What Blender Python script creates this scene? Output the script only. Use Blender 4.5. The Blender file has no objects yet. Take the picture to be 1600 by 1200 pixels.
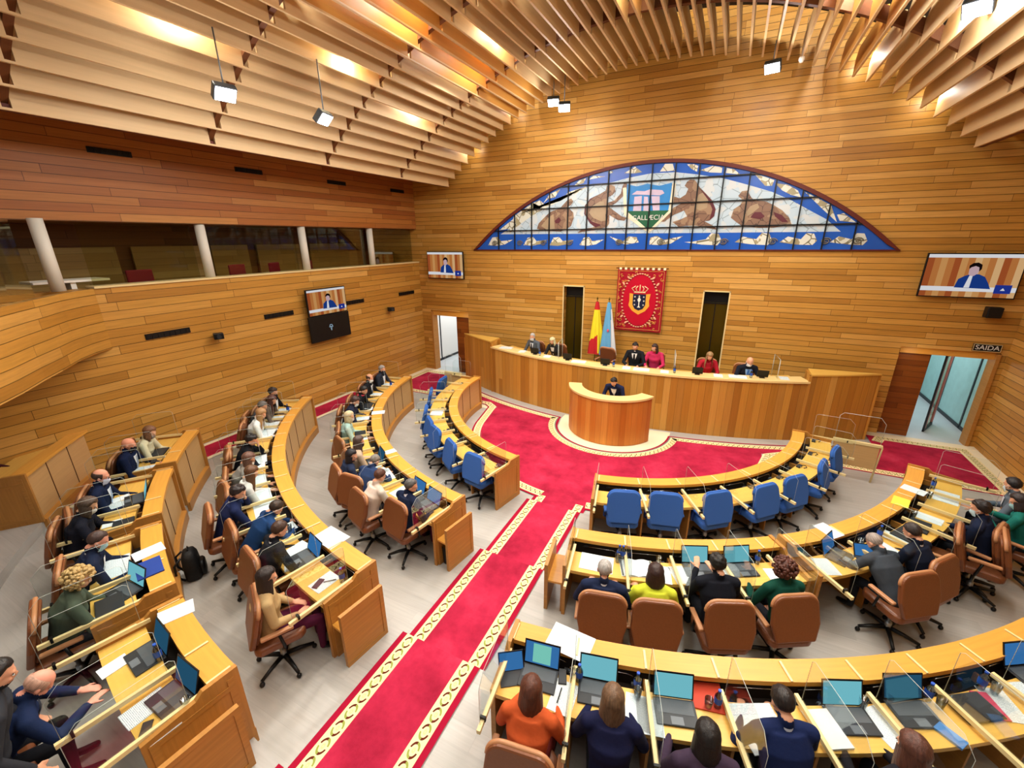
import bpy, bmesh, math, random
import numpy as np
from mathutils import Matrix, Vector, Euler, noise as mnoise
random.seed(7)
SC = bpy.context.scene
COL = SC.collection
R = math.radians
CY = 10.7                      # centre of the rings of desks
def lin(h):
    h = h.lstrip('#'); c = [int(h[i:i+2], 16)/255 for i in (0, 2, 4)]
    return tuple((x/12.92 if x <= .04045 else ((x+.055)/1.055)**2.4) for x in c) + (1,)

# ------------------------------------------------------------------ materials
def newmat(name):
    m = bpy.data.materials.new(name); m.use_nodes = True
    nt = m.node_tree; b = nt.nodes['Principled BSDF']
    return m, nt, b
def nd(nt, t, **k):
    n = nt.nodes.new(t)
    for a, v in k.items(): setattr(n, a, v)
    return n
def math_n(nt, op, a, b=None, c=None):
    n = nd(nt, 'ShaderNodeMath', operation=op)
    for i, v in enumerate((a, b, c)):
        if v is None: continue
        if isinstance(v, (int, float)): n.inputs[i].default_value = v
        else: nt.links.new(v, n.inputs[i])
    return n.outputs[0]
def flat(name, col, rough=.6, metal=0, spec=.3, bump=0, bscale=60, var=0):
    m, nt, b = newmat(name)
    c = lin(col) if isinstance(col, str) else col
    b.inputs['Base Color'].default_value = c
    b.inputs['Roughness'].default_value = rough
    b.inputs['Metallic'].default_value = metal
    b.inputs['Specular IOR Level'].default_value = spec
    if bump or var:
        tc = nd(nt, 'ShaderNodeTexCoord'); no = nd(nt, 'ShaderNodeTexNoise')
        no.inputs['Scale'].default_value = bscale; no.inputs['Detail'].default_value = 4
        nt.links.new(tc.outputs['Object'], no.inputs['Vector'])
        if bump:
            bu = nd(nt, 'ShaderNodeBump'); bu.inputs['Strength'].default_value = bump
            bu.inputs['Distance'].default_value = .01
            nt.links.new(no.outputs['Fac'], bu.inputs['Height']); nt.links.new(bu.outputs[0], b.inputs['Normal'])
        if var:
            mx = nd(nt, 'ShaderNodeMix', data_type='RGBA')
            mx.inputs[6].default_value = tuple(x*(1-var) for x in c[:3]) + (1,)
            mx.inputs[7].default_value = tuple(min(1, x*(1+var)) for x in c[:3]) + (1,)
            nt.links.new(no.outputs['Fac'], mx.inputs[0]); nt.links.new(mx.outputs[2], b.inputs['Base Color'])
    return m
def emit(name, col, s):
    m = bpy.data.materials.new(name); m.use_nodes = True; nt = m.node_tree
    nt.nodes.clear(); e = nd(nt, 'ShaderNodeEmission'); o = nd(nt, 'ShaderNodeOutputMaterial')
    e.inputs[0].default_value = lin(col); e.inputs[1].default_value = s
    nt.links.new(e.outputs[0], o.inputs[0]); return m
def planks(name, cols, h=.14, L=1.7, vertical=False, gap=.05, rough=.42, dark=.35, grain=.25, endgap=.004, spec=.3, coat=0):
    m, nt, b = newmat(name)
    uv = nd(nt, 'ShaderNodeUVMap'); sx = nd(nt, 'ShaderNodeSeparateXYZ'); nt.links.new(uv.outputs[0], sx.inputs[0])
    U, V = sx.outputs[0], sx.outputs[1]
    if vertical: U, V = V, U
    vh = math_n(nt, 'DIVIDE', V, h); row = math_n(nt, 'FLOOR', vh); fr = math_n(nt, 'SUBTRACT', vh, row)
    w1 = nd(nt, 'ShaderNodeTexWhiteNoise', noise_dimensions='1D'); nt.links.new(row, w1.inputs['W'])
    ul = math_n(nt, 'ADD', math_n(nt, 'DIVIDE', U, L), math_n(nt, 'MULTIPLY', w1.outputs[0], 17.3))
    col = math_n(nt, 'FLOOR', ul); fc = math_n(nt, 'SUBTRACT', ul, col)
    cx = nd(nt, 'ShaderNodeCombineXYZ'); nt.links.new(row, cx.inputs[0]); nt.links.new(col, cx.inputs[1])
    w2 = nd(nt, 'ShaderNodeTexWhiteNoise', noise_dimensions='2D'); nt.links.new(cx.outputs[0], w2.inputs['Vector'])
    ramp = nd(nt, 'ShaderNodeValToRGB'); nt.links.new(w2.outputs[0], ramp.inputs[0])
    el = ramp.color_ramp.elements
    while len(el) < len(cols): el.new(.5)
    for i, c in enumerate(cols):
        el[i].position = i/(len(cols)-1); el[i].color = lin(c)
    # grain stretched along the plank, shifted per plank
    gx = nd(nt, 'ShaderNodeCombineXYZ')
    nt.links.new(math_n(nt, 'MULTIPLY', U, 1.3), gx.inputs[0]); nt.links.new(math_n(nt, 'MULTIPLY', V, 26), gx.inputs[1])
    nt.links.new(math_n(nt, 'MULTIPLY', w2.outputs[0], 30), gx.inputs[2])
    no = nd(nt, 'ShaderNodeTexNoise'); no.inputs['Scale'].default_value = 1.4; no.inputs['Detail'].default_value = 5
    nt.links.new(gx.outputs[0], no.inputs['Vector'])
    g = math_n(nt, 'ADD', math_n(nt, 'MULTIPLY', no.outputs['Fac'], grain*2), 1-grain)
    mg = math_n(nt, 'GREATER_THAN', fr, gap); me = math_n(nt, 'GREATER_THAN', fc, endgap)
    mask = math_n(nt, 'MULTIPLY', mg, me)
    k = math_n(nt, 'ADD', math_n(nt, 'MULTIPLY', mask, 1-dark), dark)
    f = math_n(nt, 'MULTIPLY', g, k)
    mul = nd(nt, 'ShaderNodeVectorMath', operation='SCALE')
    nt.links.new(ramp.outputs[0], mul.inputs[0]); nt.links.new(f, mul.inputs['Scale'])
    nt.links.new(mul.outputs[0], b.inputs['Base Color'])
    b.inputs['Roughness'].default_value = rough; b.inputs['Specular IOR Level'].default_value = spec
    if coat: b.inputs['Coat Weight'].default_value = coat
    bu = nd(nt, 'ShaderNodeBump'); bu.inputs['Strength'].default_value = .35; bu.inputs['Distance'].default_value = .01
    nt.links.new(mask, bu.inputs['Height']); nt.links.new(bu.outputs[0], b.inputs['Normal'])
    return m
def wood(name, col, rough=.4, amp=.22, across=22, along=1.2, spec=.35):
    m, nt, b = newmat(name)
    uv = nd(nt, 'ShaderNodeUVMap'); mp = nd(nt, 'ShaderNodeMapping'); mp.inputs['Scale'].default_value = (along, across, 1)
    nt.links.new(uv.outputs[0], mp.inputs[0])
    no = nd(nt, 'ShaderNodeTexNoise'); no.inputs['Scale'].default_value = 1.5; no.inputs['Detail'].default_value = 5
    nt.links.new(mp.outputs[0], no.inputs['Vector'])
    c = lin(col); mx = nd(nt, 'ShaderNodeMix', data_type='RGBA')
    mx.inputs[6].default_value = tuple(x*(1-amp*1.4) for x in c[:3]) + (1,)
    mx.inputs[7].default_value = tuple(min(1, x*(1+amp)) for x in c[:3]) + (1,)
    nt.links.new(no.outputs['Fac'], mx.inputs[0]); nt.links.new(mx.outputs[2], b.inputs['Base Color'])
    b.inputs['Roughness'].default_value = rough; b.inputs['Specular IOR Level'].default_value = spec
    return m
def clear(name, fac=.06, tint='#fafdfd', rough=.02, k=.8):
    m = bpy.data.materials.new(name); m.use_nodes = True; nt = m.node_tree; nt.nodes.clear()
    t = nd(nt, 'ShaderNodeBsdfTransparent'); t.inputs[0].default_value = lin(tint)
    g = nd(nt, 'ShaderNodeBsdfGlossy'); g.inputs['Roughness'].default_value = rough
    lw = nd(nt, 'ShaderNodeFresnel'); lw.inputs[0].default_value = 1.45
    mx = nd(nt, 'ShaderNodeMixShader'); o = nd(nt, 'ShaderNodeOutputMaterial')
    nt.links.new(math_n(nt, 'MULTIPLY_ADD', lw.outputs[0], k, fac-.03), mx.inputs[0])
    nt.links.new(t.outputs[0], mx.inputs[1]); nt.links.new(g.outputs[0], mx.inputs[2]); nt.links.new(mx.outputs[0], o.inputs[0])
    return m
M = {}
WC = ['#a4722e', '#b78438', '#c29042', '#b07c32', '#cc9c52', '#ba863a']
M['wall'] = planks('wall_planks', WC, .145, 1.9, gap=.09, grain=.3, dark=.28)
M['wall_l'] = planks('left_wall_planks', WC, .17, 2.3, gap=.07, grain=.3, dark=.28)
M['wall_shaded'] = planks('shaded_upper_wall_planks', ['#94562a', '#a2642e', '#b07438', '#985a2a', '#bc8446'], .15, 2.3, gap=.08)  # same wall planks, darker red: shade under the ceiling put into the colour
M['reveal'] = planks('reveal_planks', ['#6e3812', '#7e4416', '#8a4e1c'], .145, 1.9)
M['gallery'] = planks('gallery_planks', ['#5a3418', '#663c1c', '#704422', '#4e2c14'], .16, 2.4, gap=.03)  # dark brown wood with the gallery ceiling's shade put into it
M['olive'] = planks('gallery_reflection_planks', ['#86683a', '#937444', '#7c6034', '#9c8050'], .16, 1.4, gap=.03, grain=.15)  # reflections in the gallery glass, painted as olive planks
M['dais'] = planks('dais_planks', ['#9c6424', '#b47a2e', '#c08838', '#a87028', '#cc984a', '#a06a28'], .17, 60, True, gap=.04, dark=.45, grain=.2, endgap=-1)
M['podium'] = planks('podium_planks', ['#a85e20', '#ba6e28', '#c47c32', '#ae6422', '#cc8a3e'], .15, 60, True, gap=.03, dark=.6, grain=.2, endgap=-1)
M['floor'] = planks('grey_floor_boards', ['#a3a09b', '#aba8a3', '#b1aea9', '#a7a49f', '#aeaba6'], .2, 1.6, gap=.02, rough=.34, dark=.92, grain=.16, spec=.4)
M['panel'] = wood('desk_front_wood', '#c09a66', .45, .10)
M['ledge'] = wood('desk_ledge_wood', '#d69a42', .35, .14)
M['yellow'] = wood('worktop_wood', '#deb055', .35, .12)
M['end'] = wood('desk_end_wood', '#b07a38', .4, .22)
M['rail'] = wood('screen_rail_wood', '#e3cd95', .4, .08)
M['daistop'] = wood('dais_top_wood', '#e6c888', .35, .08)
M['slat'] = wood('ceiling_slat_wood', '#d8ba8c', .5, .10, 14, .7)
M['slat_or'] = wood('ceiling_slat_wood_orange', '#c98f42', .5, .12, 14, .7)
M['beam'] = wood('ceiling_beam_wood', '#6b3d1c', .6, .2)
M['reddark'] = flat('dark_red_wood', '#5a1f14', .5)
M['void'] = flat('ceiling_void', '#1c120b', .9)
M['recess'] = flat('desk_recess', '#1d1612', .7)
M['under'] = wood('desk_underside', '#5a3216', .6, .2)
M['black'] = flat('black_plastic', '#0e0e10', .4)
M['dgrey'] = flat('dark_grey_plastic', '#2c2f33', .45)
M['grey'] = flat('grey_plastic', '#6a7076', .45)
M['chrome'] = flat('brushed_metal', '#c9ccd0', .25, 1)
M['steel'] = flat('grey_steel', '#9aa0a6', .35, .8)
M['white'] = flat('white_paint', '#e8e6e0', .5, var=.03)
M['column'] = flat('cream_column', '#dedcd0', .5, bump=.1, bscale=20)
M['offwhite'] = flat('off_white', '#d9d9d4', .6)
M['leather'] = flat('brown_leather', '#744225', .38, spec=.45, bump=.15, bscale=50, var=.12)
M['leather_d'] = flat('dark_brown_leather', '#70391c', .4, spec=.45, bump=.15, bscale=50)
M['piping'] = flat('light_leather_edge', '#b27c54', .4, spec=.45)
M['blue'] = flat('blue_fabric', '#2f5ba6', .75, bump=.2, bscale=180, var=.1)
M['blue_d'] = flat('dark_blue_fabric', '#1c3c80', .8)
M['maroon'] = flat('maroon_fabric', '#7a1230', .7)
M['acrylic'] = clear('clear_acrylic', .022, k=.28)
M['acr_edge'] = flat('acrylic_edge', '#c4ccc6', .3, spec=.5)
M['gglass'] = clear('gallery_glass', .03, '#eeeedd', k=.35)
M['cup'] = clear('drinking_glass', .16, '#eef6fa')
M['water'] = clear('bottle_plastic', .18, '#d5e8f6')
M['bluelabel'] = flat('blue_label', '#2a55b8', .5)
M['screen_c'] = emit('cyan_screen', '#76c2cf', .9)
M['screen_g'] = emit('pale_green_page', '#7fd0c0', .9)
M['screen_b'] = emit('blue_screen', '#3f7fc0', .75)
M['screen_d'] = emit('dim_blue_screen', '#2e6485', .6)
M['keys'] = flat('keyboard_grey', '#50565c', .5, var=.25, bscale=300)
M['red'] = flat('red_card', '#b83a22', .6)
M['pink'] = flat('pink_cover', '#c63f5c', .5)
M['bookblue'] = flat('blue_folder', '#23408f', .5)
M['skyblue'] = flat('sky_blue_cloth', '#4f86c6', .7)
M['yellowcard'] = flat('yellow_card', '#dccf4a', .6)
M['brass'] = flat('dark_bronze', '#5a4a12', .28, .7)
M['lamp'] = emit('floodlight_face', '#f4f4ff', 30)
# papers with rows of print
def paper(name, base='#e4eaec', ink='#7f929c', rows=28, amt=.9):
    m, nt, b = newmat(name)
    uv = nd(nt, 'ShaderNodeUVMap'); sx = nd(nt, 'ShaderNodeSeparateXYZ'); nt.links.new(uv.outputs[0], sx.inputs[0])
    fr = math_n(nt, 'FRACT', math_n(nt, 'MULTIPLY', sx.outputs[1], rows))
    line = math_n(nt, 'LESS_THAN', fr, .45)
    no = nd(nt, 'ShaderNodeTexNoise'); no.inputs['Scale'].default_value = 40; nt.links.new(uv.outputs[0], no.inputs['Vector'])
    word = math_n(nt, 'GREATER_THAN', no.outputs['Fac'], .45)
    f = math_n(nt, 'MULTIPLY', math_n(nt, 'MULTIPLY', line, word), amt)
    mx = nd(nt, 'ShaderNodeMix', data_type='RGBA'); mx.inputs[6].default_value = lin(base); mx.inputs[7].default_value = lin(ink)
    nt.links.new(f, mx.inputs[0]); nt.links.new(mx.outputs[2], b.inputs['Base Color']); b.inputs['Roughness'].default_value = .7
    return m
M['paper'] = paper('printed_paper'); M['page'] = paper('document_page', '#dce5e8', '#93a9b6', 34, .85)
M['blank'] = flat('plain_paper', '#e8ecee', .7)
# carpet
def carpet_mat():
    m, nt, b = newmat('red_carpet')
    tc = nd(nt, 'ShaderNodeTexCoord'); n1 = nd(nt, 'ShaderNodeTexNoise'); n1.inputs['Scale'].default_value = 1.6; n1.inputs['Detail'].default_value = 6
    n1.inputs['Roughness'].default_value = .65
    nt.links.new(tc.outputs['Object'], n1.inputs['Vector'])
    r = nd(nt, 'ShaderNodeValToRGB'); nt.links.new(n1.outputs['Fac'], r.inputs[0])
    el = r.color_ramp.elements; el[0].position = .3; el[0].color = lin('#86162e'); el[1].position = .55; el[1].color = lin('#b02644')
    e = el.new(.8); e.color = lin('#c03c58')
    nt.links.new(r.outputs[0], b.inputs['Base Color']); b.inputs['Roughness'].default_value = .95; b.inputs['Specular IOR Level'].default_value = .1
    n2 = nd(nt, 'ShaderNodeTexNoise'); n2.inputs['Scale'].default_value = 300; nt.links.new(tc.outputs['Object'], n2.inputs['Vector'])
    bu = nd(nt, 'ShaderNodeBump'); bu.inputs['Strength'].default_value = .4; bu.inputs['Distance'].default_value = .01
    nt.links.new(n2.outputs['Fac'], bu.inputs['Height']); nt.links.new(bu.outputs[0], b.inputs['Normal'])
    return m
M['carpet'] = carpet_mat()
M['carpet_edge'] = flat('dark_red_carpet_edge', '#9a1230', .95, spec=.1)
M['carpet_grey'] = flat('grey_green_carpet_line', '#6f7f78', .95, spec=.1)
def border_mat(name, period, w):
    # u runs along the ribbon in metres, v across from 0 to w
    m, nt, b = newmat(name)
    uv = nd(nt, 'ShaderNodeUVMap'); sx = nd(nt, 'ShaderNodeSeparateXYZ'); nt.links.new(uv.outputs[0], sx.inputs[0])
    x = math_n(nt, 'SUBTRACT', math_n(nt, 'FRACT', math_n(nt, 'DIVIDE', sx.outputs[0], period)), .5)
    y = math_n(nt, 'SUBTRACT', math_n(nt, 'DIVIDE', sx.outputs[1], w), .5)
    r = math_n(nt, 'SQRT', math_n(nt, 'ADD', math_n(nt, 'MULTIPLY', x, x), math_n(nt, 'MULTIPLY', math_n(nt, 'MULTIPLY', y, y), 1.9)))
    ring = math_n(nt, 'LESS_THAN', math_n(nt, 'ABSOLUTE', math_n(nt, 'SUBTRACT', r, .38)), .075)
    q = math_n(nt, 'GREATER_THAN', math_n(nt, 'MULTIPLY', x, y), 0)
    gapx = math_n(nt, 'GREATER_THAN', math_n(nt, 'ABSOLUTE', x), .07)
    ring = math_n(nt, 'MULTIPLY', ring, gapx)
    dot = math_n(nt, 'LESS_THAN', math_n(nt, 'ABSOLUTE', math_n(nt, 'SUBTRACT', r, .1)), .05)
    def mix(f, a, c):
        mx = nd(nt, 'ShaderNodeMix', data_type='RGBA'); nt.links.new(f, mx.inputs[0])
        for i, v in ((6, a), (7, c)):
            if isinstance(v, str): mx.inputs[i].default_value = lin(v)
            else: nt.links.new(v, mx.inputs[i])
        return mx.outputs[2]
    chain = mix(q, '#8f9a4a', '#5a2418')
    c = mix(ring, '#ecd8a6', chain); c = mix(dot, c, '#d3c48e')
    nt.links.new(c, b.inputs['Base Color']); b.inputs['Roughness'].default_value = .95; b.inputs['Specular IOR Level'].default_value = .1
    return m
M['border'] = border_mat('cream_chain_border', .175, .155)
M['border_s'] = border_mat('cream_fine_border', .12, .2)
M['cream'] = flat('cream_carpet', '#e9dcbc', .95, spec=.1)
M['landing'] = flat('pale_stone_floor', '#c5c9cc', .3, spec=.4, var=.08, bscale=3)
M['teal'] = flat('teal_glass_wall', '#a9cfcd', .4, var=.15, bscale=4)
def cloth(name, col, rough=.85): return flat(name, col, rough, spec=.15, bump=.6, bscale=11, var=.2)
CL = {}
def clothm(col):
    if col not in CL: CL[col] = cloth('cloth_' + col.strip('#'), col)
    return CL[col]
HM = {}
def hairm(col):
    if col not in HM:
        m, nt, b = newmat('hair_' + col.strip('#'))
        tc = nd(nt, 'ShaderNodeTexCoord'); mp = nd(nt, 'ShaderNodeMapping'); mp.inputs['Scale'].default_value = (60, 60, 4)
        no = nd(nt, 'ShaderNodeTexNoise'); no.inputs['Scale'].default_value = 1.3; no.inputs['Detail'].default_value = 4
        nt.links.new(tc.outputs['Object'], mp.inputs[0]); nt.links.new(mp.outputs[0], no.inputs['Vector'])
        c = lin(col); mx = nd(nt, 'ShaderNodeMix', data_type='RGBA')
        mx.inputs[6].default_value = tuple(x*.2 for x in c[:3]) + (1,); mx.inputs[7].default_value = tuple(min(1, x*2.1) for x in c[:3]) + (1,)
        nt.links.new(no.outputs['Fac'], mx.inputs[0]); nt.links.new(mx.outputs[2], b.inputs['Base Color'])
        b.inputs['Roughness'].default_value = .5; b.inputs['Specular IOR Level'].default_value = .4
        bu = nd(nt, 'ShaderNodeBump'); bu.inputs['Strength'].default_value = .5; bu.inputs['Distance'].default_value = .01
        nt.links.new(no.outputs['Fac'], bu.inputs['Height']); nt.links.new(bu.outputs[0], b.inputs['Normal'])
        HM[col] = m
    return HM[col]
SKINS = {}
def skinm(col='#d9a184'):
    if col not in SKINS: SKINS[col] = flat('skin_' + col.strip('#'), col, .55, spec=.3, var=.06, bscale=8)
    return SKINS[col]

# ------------------------------------------------------------------ mesh builder
class MB:
    def __init__(s): s.v = []; s.f = []; s.uv = []; s.mi = []; s.sm = []
    def face(s, pts, uvs=None, mi=0, sm=False):
        n = len(s.v); s.v += [tuple(p) for p in pts]; s.f.append(tuple(range(n, n+len(pts))))
        if uvs is None:
            a = Vector(pts[1])-Vector(pts[0]); b = Vector(pts[2])-Vector(pts[0]); nn = a.cross(b)
            ax = max(range(3), key=lambda i: abs(nn[i]))
            uvs = [((p[1], p[2]), (p[0], p[2]), (p[0], p[1]))[ax] for p in pts]
        s.uv += list(uvs); s.mi.append(mi); s.sm.append(sm)
    def box(s, x0, x1, y0, y1, z0, z1, mt=None, mi=0, uvf=None):
        c = [(x0, y0, z0), (x1, y0, z0), (x1, y1, z0), (x0, y1, z0), (x0, y0, z1), (x1, y0, z1), (x1, y1, z1), (x0, y1, z1)]
        for q in ((0, 3, 2, 1), (4, 5, 6, 7), (0, 1, 5, 4), (1, 2, 6, 5), (2, 3, 7, 6), (3, 0, 4, 7)):
            p = [c[i] for i in q]
            a = Vector(p[1])-Vector(p[0]); b = Vector(p[2])-Vector(p[0]); nn = a.cross(b)
            ax = max(range(3), key=lambda i: abs(nn[i]))
            uv = [((k[1], k[2]), (k[0], k[2]), (k[0], k[1]))[ax] for k in p]
            if uvf: uv = [uvf(u) for u in uv]
            if mt is not None: p = [mt @ Vector(k) for k in p]
            s.face(p, uv, mi)
        return s
    def grid(s, P, mi=0, sm=True, wrapu=False, wrapv=False, uv=None):
        # P[i][j] points
        n = len(s.v); I = len(P); J = len(P[0])
        for row in P: s.v += [tuple(p) for p in row]
        for i in range(I if wrapu else I-1):
            for j in range(J if wrapv else J-1):
                i2 = (i+1) % I; j2 = (j+1) % J
                s.f.append((n+i*J+j, n+i2*J+j, n+i2*J+j2, n+i*J+j2))
                if uv: s.uv += [uv(i, j), uv(i+1, j), uv(i+1, j+1), uv(i, j+1)]
                else: s.uv += [(i/I, j/J), ((i+1)/I, j/J), ((i+1)/I, (j+1)/J), (i/I, (j+1)/J)]
                s.mi.append(mi); s.sm.append(sm)
        return s
    def rings(s, rings, mi=0, cap=True, sm=True):
        # each ring: list of points (closed); joined in order
        s.grid(rings, mi, sm, False, True)
        if cap:
            for r, rev in ((rings[0], False), (rings[-1], True)):
                p = list(r) if rev else list(reversed(r))
                s.face(p, [(q[0], q[1]) for q in p], mi, False)
        return s
    def tube(s, pts, rad, n=8, mi=0, cap=True, sy=1.0):
        pts = [Vector(p) for p in pts]
        if isinstance(rad, (int, float)): rad = [rad]*len(pts)
        rr = []; up = Vector((0, 0, 1)); u = None
        for i, p in enumerate(pts):
            t = (pts[min(i+1, len(pts)-1)]-pts[max(i-1, 0)]).normalized()
            if u is None:
                u = up.cross(t) if abs(t.dot(up)) < .95 else Vector((1, 0, 0)).cross(t)
            u = (u - t*u.dot(t)).normalized(); w = t.cross(u)
            rr.append([p+(u*math.cos(a)+w*math.sin(a)*sy)*rad[i] for a in [2*math.pi*k/n for k in range(n)]])
        return s.rings(rr, mi, cap)
    def revolve(s, prof, n=20, c=(0, 0, 0), mi=0, cap=True, sm=True):
        return s.rings([[(c[0]+r*math.cos(2*math.pi*k/n), c[1]+r*math.sin(2*math.pi*k/n), c[2]+z) for k in range(n)] for r, z in prof], mi, cap, sm)
    def ell(s, c, r, n=14, m=9, mi=0, mt=None):
        rr = []
        for i in range(m+1):
            t = math.pi*i/m; rr.append([Vector((r[0]*math.sin(t)*math.cos(2*math.pi*k/n), r[1]*math.sin(t)*math.sin(2*math.pi*k/n), -r[2]*math.cos(t))) for k in range(n)])
        rr[0] = [p+Vector((0, 0, 0)) for p in rr[0]]
        rr = [[(mt @ p if mt is not None else p)+Vector(c) for p in q] for q in rr]
        return s.grid(rr, mi, True, False, True)
    def prism(s, poly, z0, z1, mt=None, mi=0, sm=False):
        # polygon in local xy extruded in z
        T = (lambda p: mt @ Vector(p)) if mt is not None else (lambda p: p)
        a = [T((x, y, z0)) for x, y in poly]; b = [T((x, y, z1)) for x, y in poly]; n = len(poly)
        uv = [(x, y) for x, y in poly]
        s.face(list(reversed(a)), list(reversed(uv)), mi); s.face(b, uv, mi)
        acc = 0
        for i in range(n):
            j = (i+1) % n; L = math.dist(poly[i], poly[j])
            s.face([a[i], a[j], b[j], b[i]], [(acc, z0), (acc+L, z0), (acc+L, z1), (acc, z1)], mi, sm); acc += L
        return s
    def arc(s, cx, cy, R0, prof, a0, a1, n=24, mi=0, caps=True, sign=-1):
        # closed profile [(s, z)] swept about (cx, cy); angle 0 looks along sign*Y
        P = []
        for i in range(n+1):
            a = R(a0+(a1-a0)*i/n)
            P.append([(cx+(R0+q[0])*math.sin(a), cy+sign*(R0+q[0])*math.cos(a), q[1]) for q in prof])
        L = [0]
        for k in range(len(prof)): L.append(L[-1]+math.dist(prof[k], prof[(k+1) % len(prof)]))
        K = len(prof)
        for i in range(n):
            u0 = R(a0+(a1-a0)*i/n)*R0; u1 = R(a0+(a1-a0)*(i+1)/n)*R0
            for k in range(K):
                k2 = (k+1) % K
                vert = abs(prof[k][0]-prof[k2][0]) < abs(prof[k][1]-prof[k2][1])
                v0, v1 = (prof[k][1], prof[k2][1]) if vert else (prof[k][0], prof[k2][0])
                s.face([P[i][k], P[i+1][k], P[i+1][k2], P[i][k2]], [(u0, v0), (u1, v0), (u1, v1), (u0, v1)], mi)
        if caps:
            s.face(P[0], [(q[0], q[1]) for q in prof], mi); s.face(list(reversed(P[-1])), [(q[0], q[1]) for q in reversed(prof)], mi)
        return s
    def mesh(s, name, mats, merge=True):
        me = bpy.data.meshes.new(name); me.from_pydata(s.v, [], s.f)
        for m in mats: me.materials.append(m)
        me.polygons.foreach_set('material_index', s.mi)
        me.polygons.foreach_set('use_smooth', s.sm)
        ul = me.uv_layers.new(name='UVMap'); ul.data.foreach_set('uv', [c for u in s.uv for c in u])
        bm = bmesh.new(); bm.from_mesh(me)
        if merge: bmesh.ops.remove_doubles(bm, verts=bm.verts, dist=1e-5)
        bmesh.ops.recalc_face_normals(bm, faces=bm.faces)
        bm.to_mesh(me); bm.free(); me.update()
        return me
    def build(s, name, mats, parent=None, loc=None, rot=None, **k):
        if not isinstance(mats, (list, tuple)): mats = [mats]
        o = bpy.data.objects.new(name, s.mesh(name, mats)); COL.objects.link(o)
        if parent is not None: o.parent = parent
        if loc is not None: o.location = loc
        if rot is not None: o.rotation_euler = rot
        tag(o, **k); return o
def tag(o, label=None, cat=None, group=None, kind=None):
    if label: o['label'] = label
    if cat: o['category'] = cat
    if group: o['group'] = group
    if kind: o['kind'] = kind
    return o
def empty(name, loc=(0, 0, 0), rz=0, **k):
    o = bpy.data.objects.new(name, None); COL.objects.link(o); o.location = loc; o.rotation_euler = (0, 0, rz); o.empty_display_size = .1
    tag(o, **k); return o
def copy_tree(o, parent=None, loc=None, rz=None, label=None, group=None):
    c = o.copy(); COL.objects.link(c)
    if parent is not None: c.parent = parent
    if loc is not None: c.location = loc
    if rz is not None: c.rotation_euler = (0, 0, rz)
    if label: c['label'] = label
    if group: c['group'] = group
    for ch in KIDS.get(o.name, []): copy_tree(ch, c)
    return c
KIDS = {}
def reg(o):
    # remember the children of a prototype once, so copies need no scene search
    ch = [x for x in COL.objects if x.parent == o]
    if ch: KIDS[o.name] = ch
    for x in ch: reg(x)
def bev(o, w=.01, n=2, ang=.6):
    b = o.modifiers.new('bevel', 'BEVEL'); b.width = w; b.segments = n; b.limit_method = 'ANGLE'; b.angle_limit = ang
    return o
def pol(r, a, z=0):
    a = R(a); return Vector((r*math.sin(a), CY-r*math.cos(a), z))
def loft_box(hw, hl, z0, z1, r=.03): pass
# ------------------------------------------------------------------ the setting
XW, YB = 8.35, 13.6
def wall_from_cells(name, mats, axis, pos, thick, u0, u1, z0, z1, holes, mi=lambda u, z: 0):
    us = sorted({u0, u1, *[h[0] for h in holes], *[h[1] for h in holes]}); zs = sorted({z0, z1, *[h[2] for h in holes], *[h[3] for h in holes]})
    mb = MB()
    for a, b in zip(us, us[1:]):
        for c, d in zip(zs, zs[1:]):
            if any(h[0] <= a and b <= h[1] and h[2] <= c and d <= h[3] for h in holes): continue
            lo, hi = sorted((pos, pos+thick))
            if axis == 'x': mb.box(lo, hi, a, b, c, d, mi=mi((a+b)/2, (c+d)/2))
            else: mb.box(a, b, lo, hi, c, d, mi=mi((a+b)/2, (c+d)/2))
    return mb.build(name, mats, kind='structure')
DL = (-7.932, -6.22, 0, 2.42); DR = (6.43, 8.242, 0, 2.38)
HL = (-2.46, -1.80, .75, 3.53); HR = (1.79, 2.43, .75, 3.53)
wall_from_cells('wall_back', M['wall'], 'y', YB, .3, -XW-2.6, XW+.3, -.2, 10.9, [DL, DR, HL, HR])
wall_from_cells('wall_left', [M['wall_l'], M['wall_shaded']], 'x', -XW, -.3, -3, YB, -.2, 10.9, [(-3, YB, 4.2, 5.4)], lambda u, z: 1 if z > 5.4 else 0)
wall_from_cells('wall_right', M['wall'], 'x', XW, .3, -3, YB, -.2, 10.9, [])
# gallery behind the left wall
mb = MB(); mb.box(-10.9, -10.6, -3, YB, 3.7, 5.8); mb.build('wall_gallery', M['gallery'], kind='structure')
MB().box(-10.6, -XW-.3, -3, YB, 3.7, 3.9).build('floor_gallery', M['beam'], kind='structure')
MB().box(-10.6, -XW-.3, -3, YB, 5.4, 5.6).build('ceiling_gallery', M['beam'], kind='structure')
mb = MB(); mb.box(-XW-.32, -XW+.03, 3.85, YB, 4.2, 4.24); mb.build('trim_1', M['rail'], kind='structure')
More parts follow.
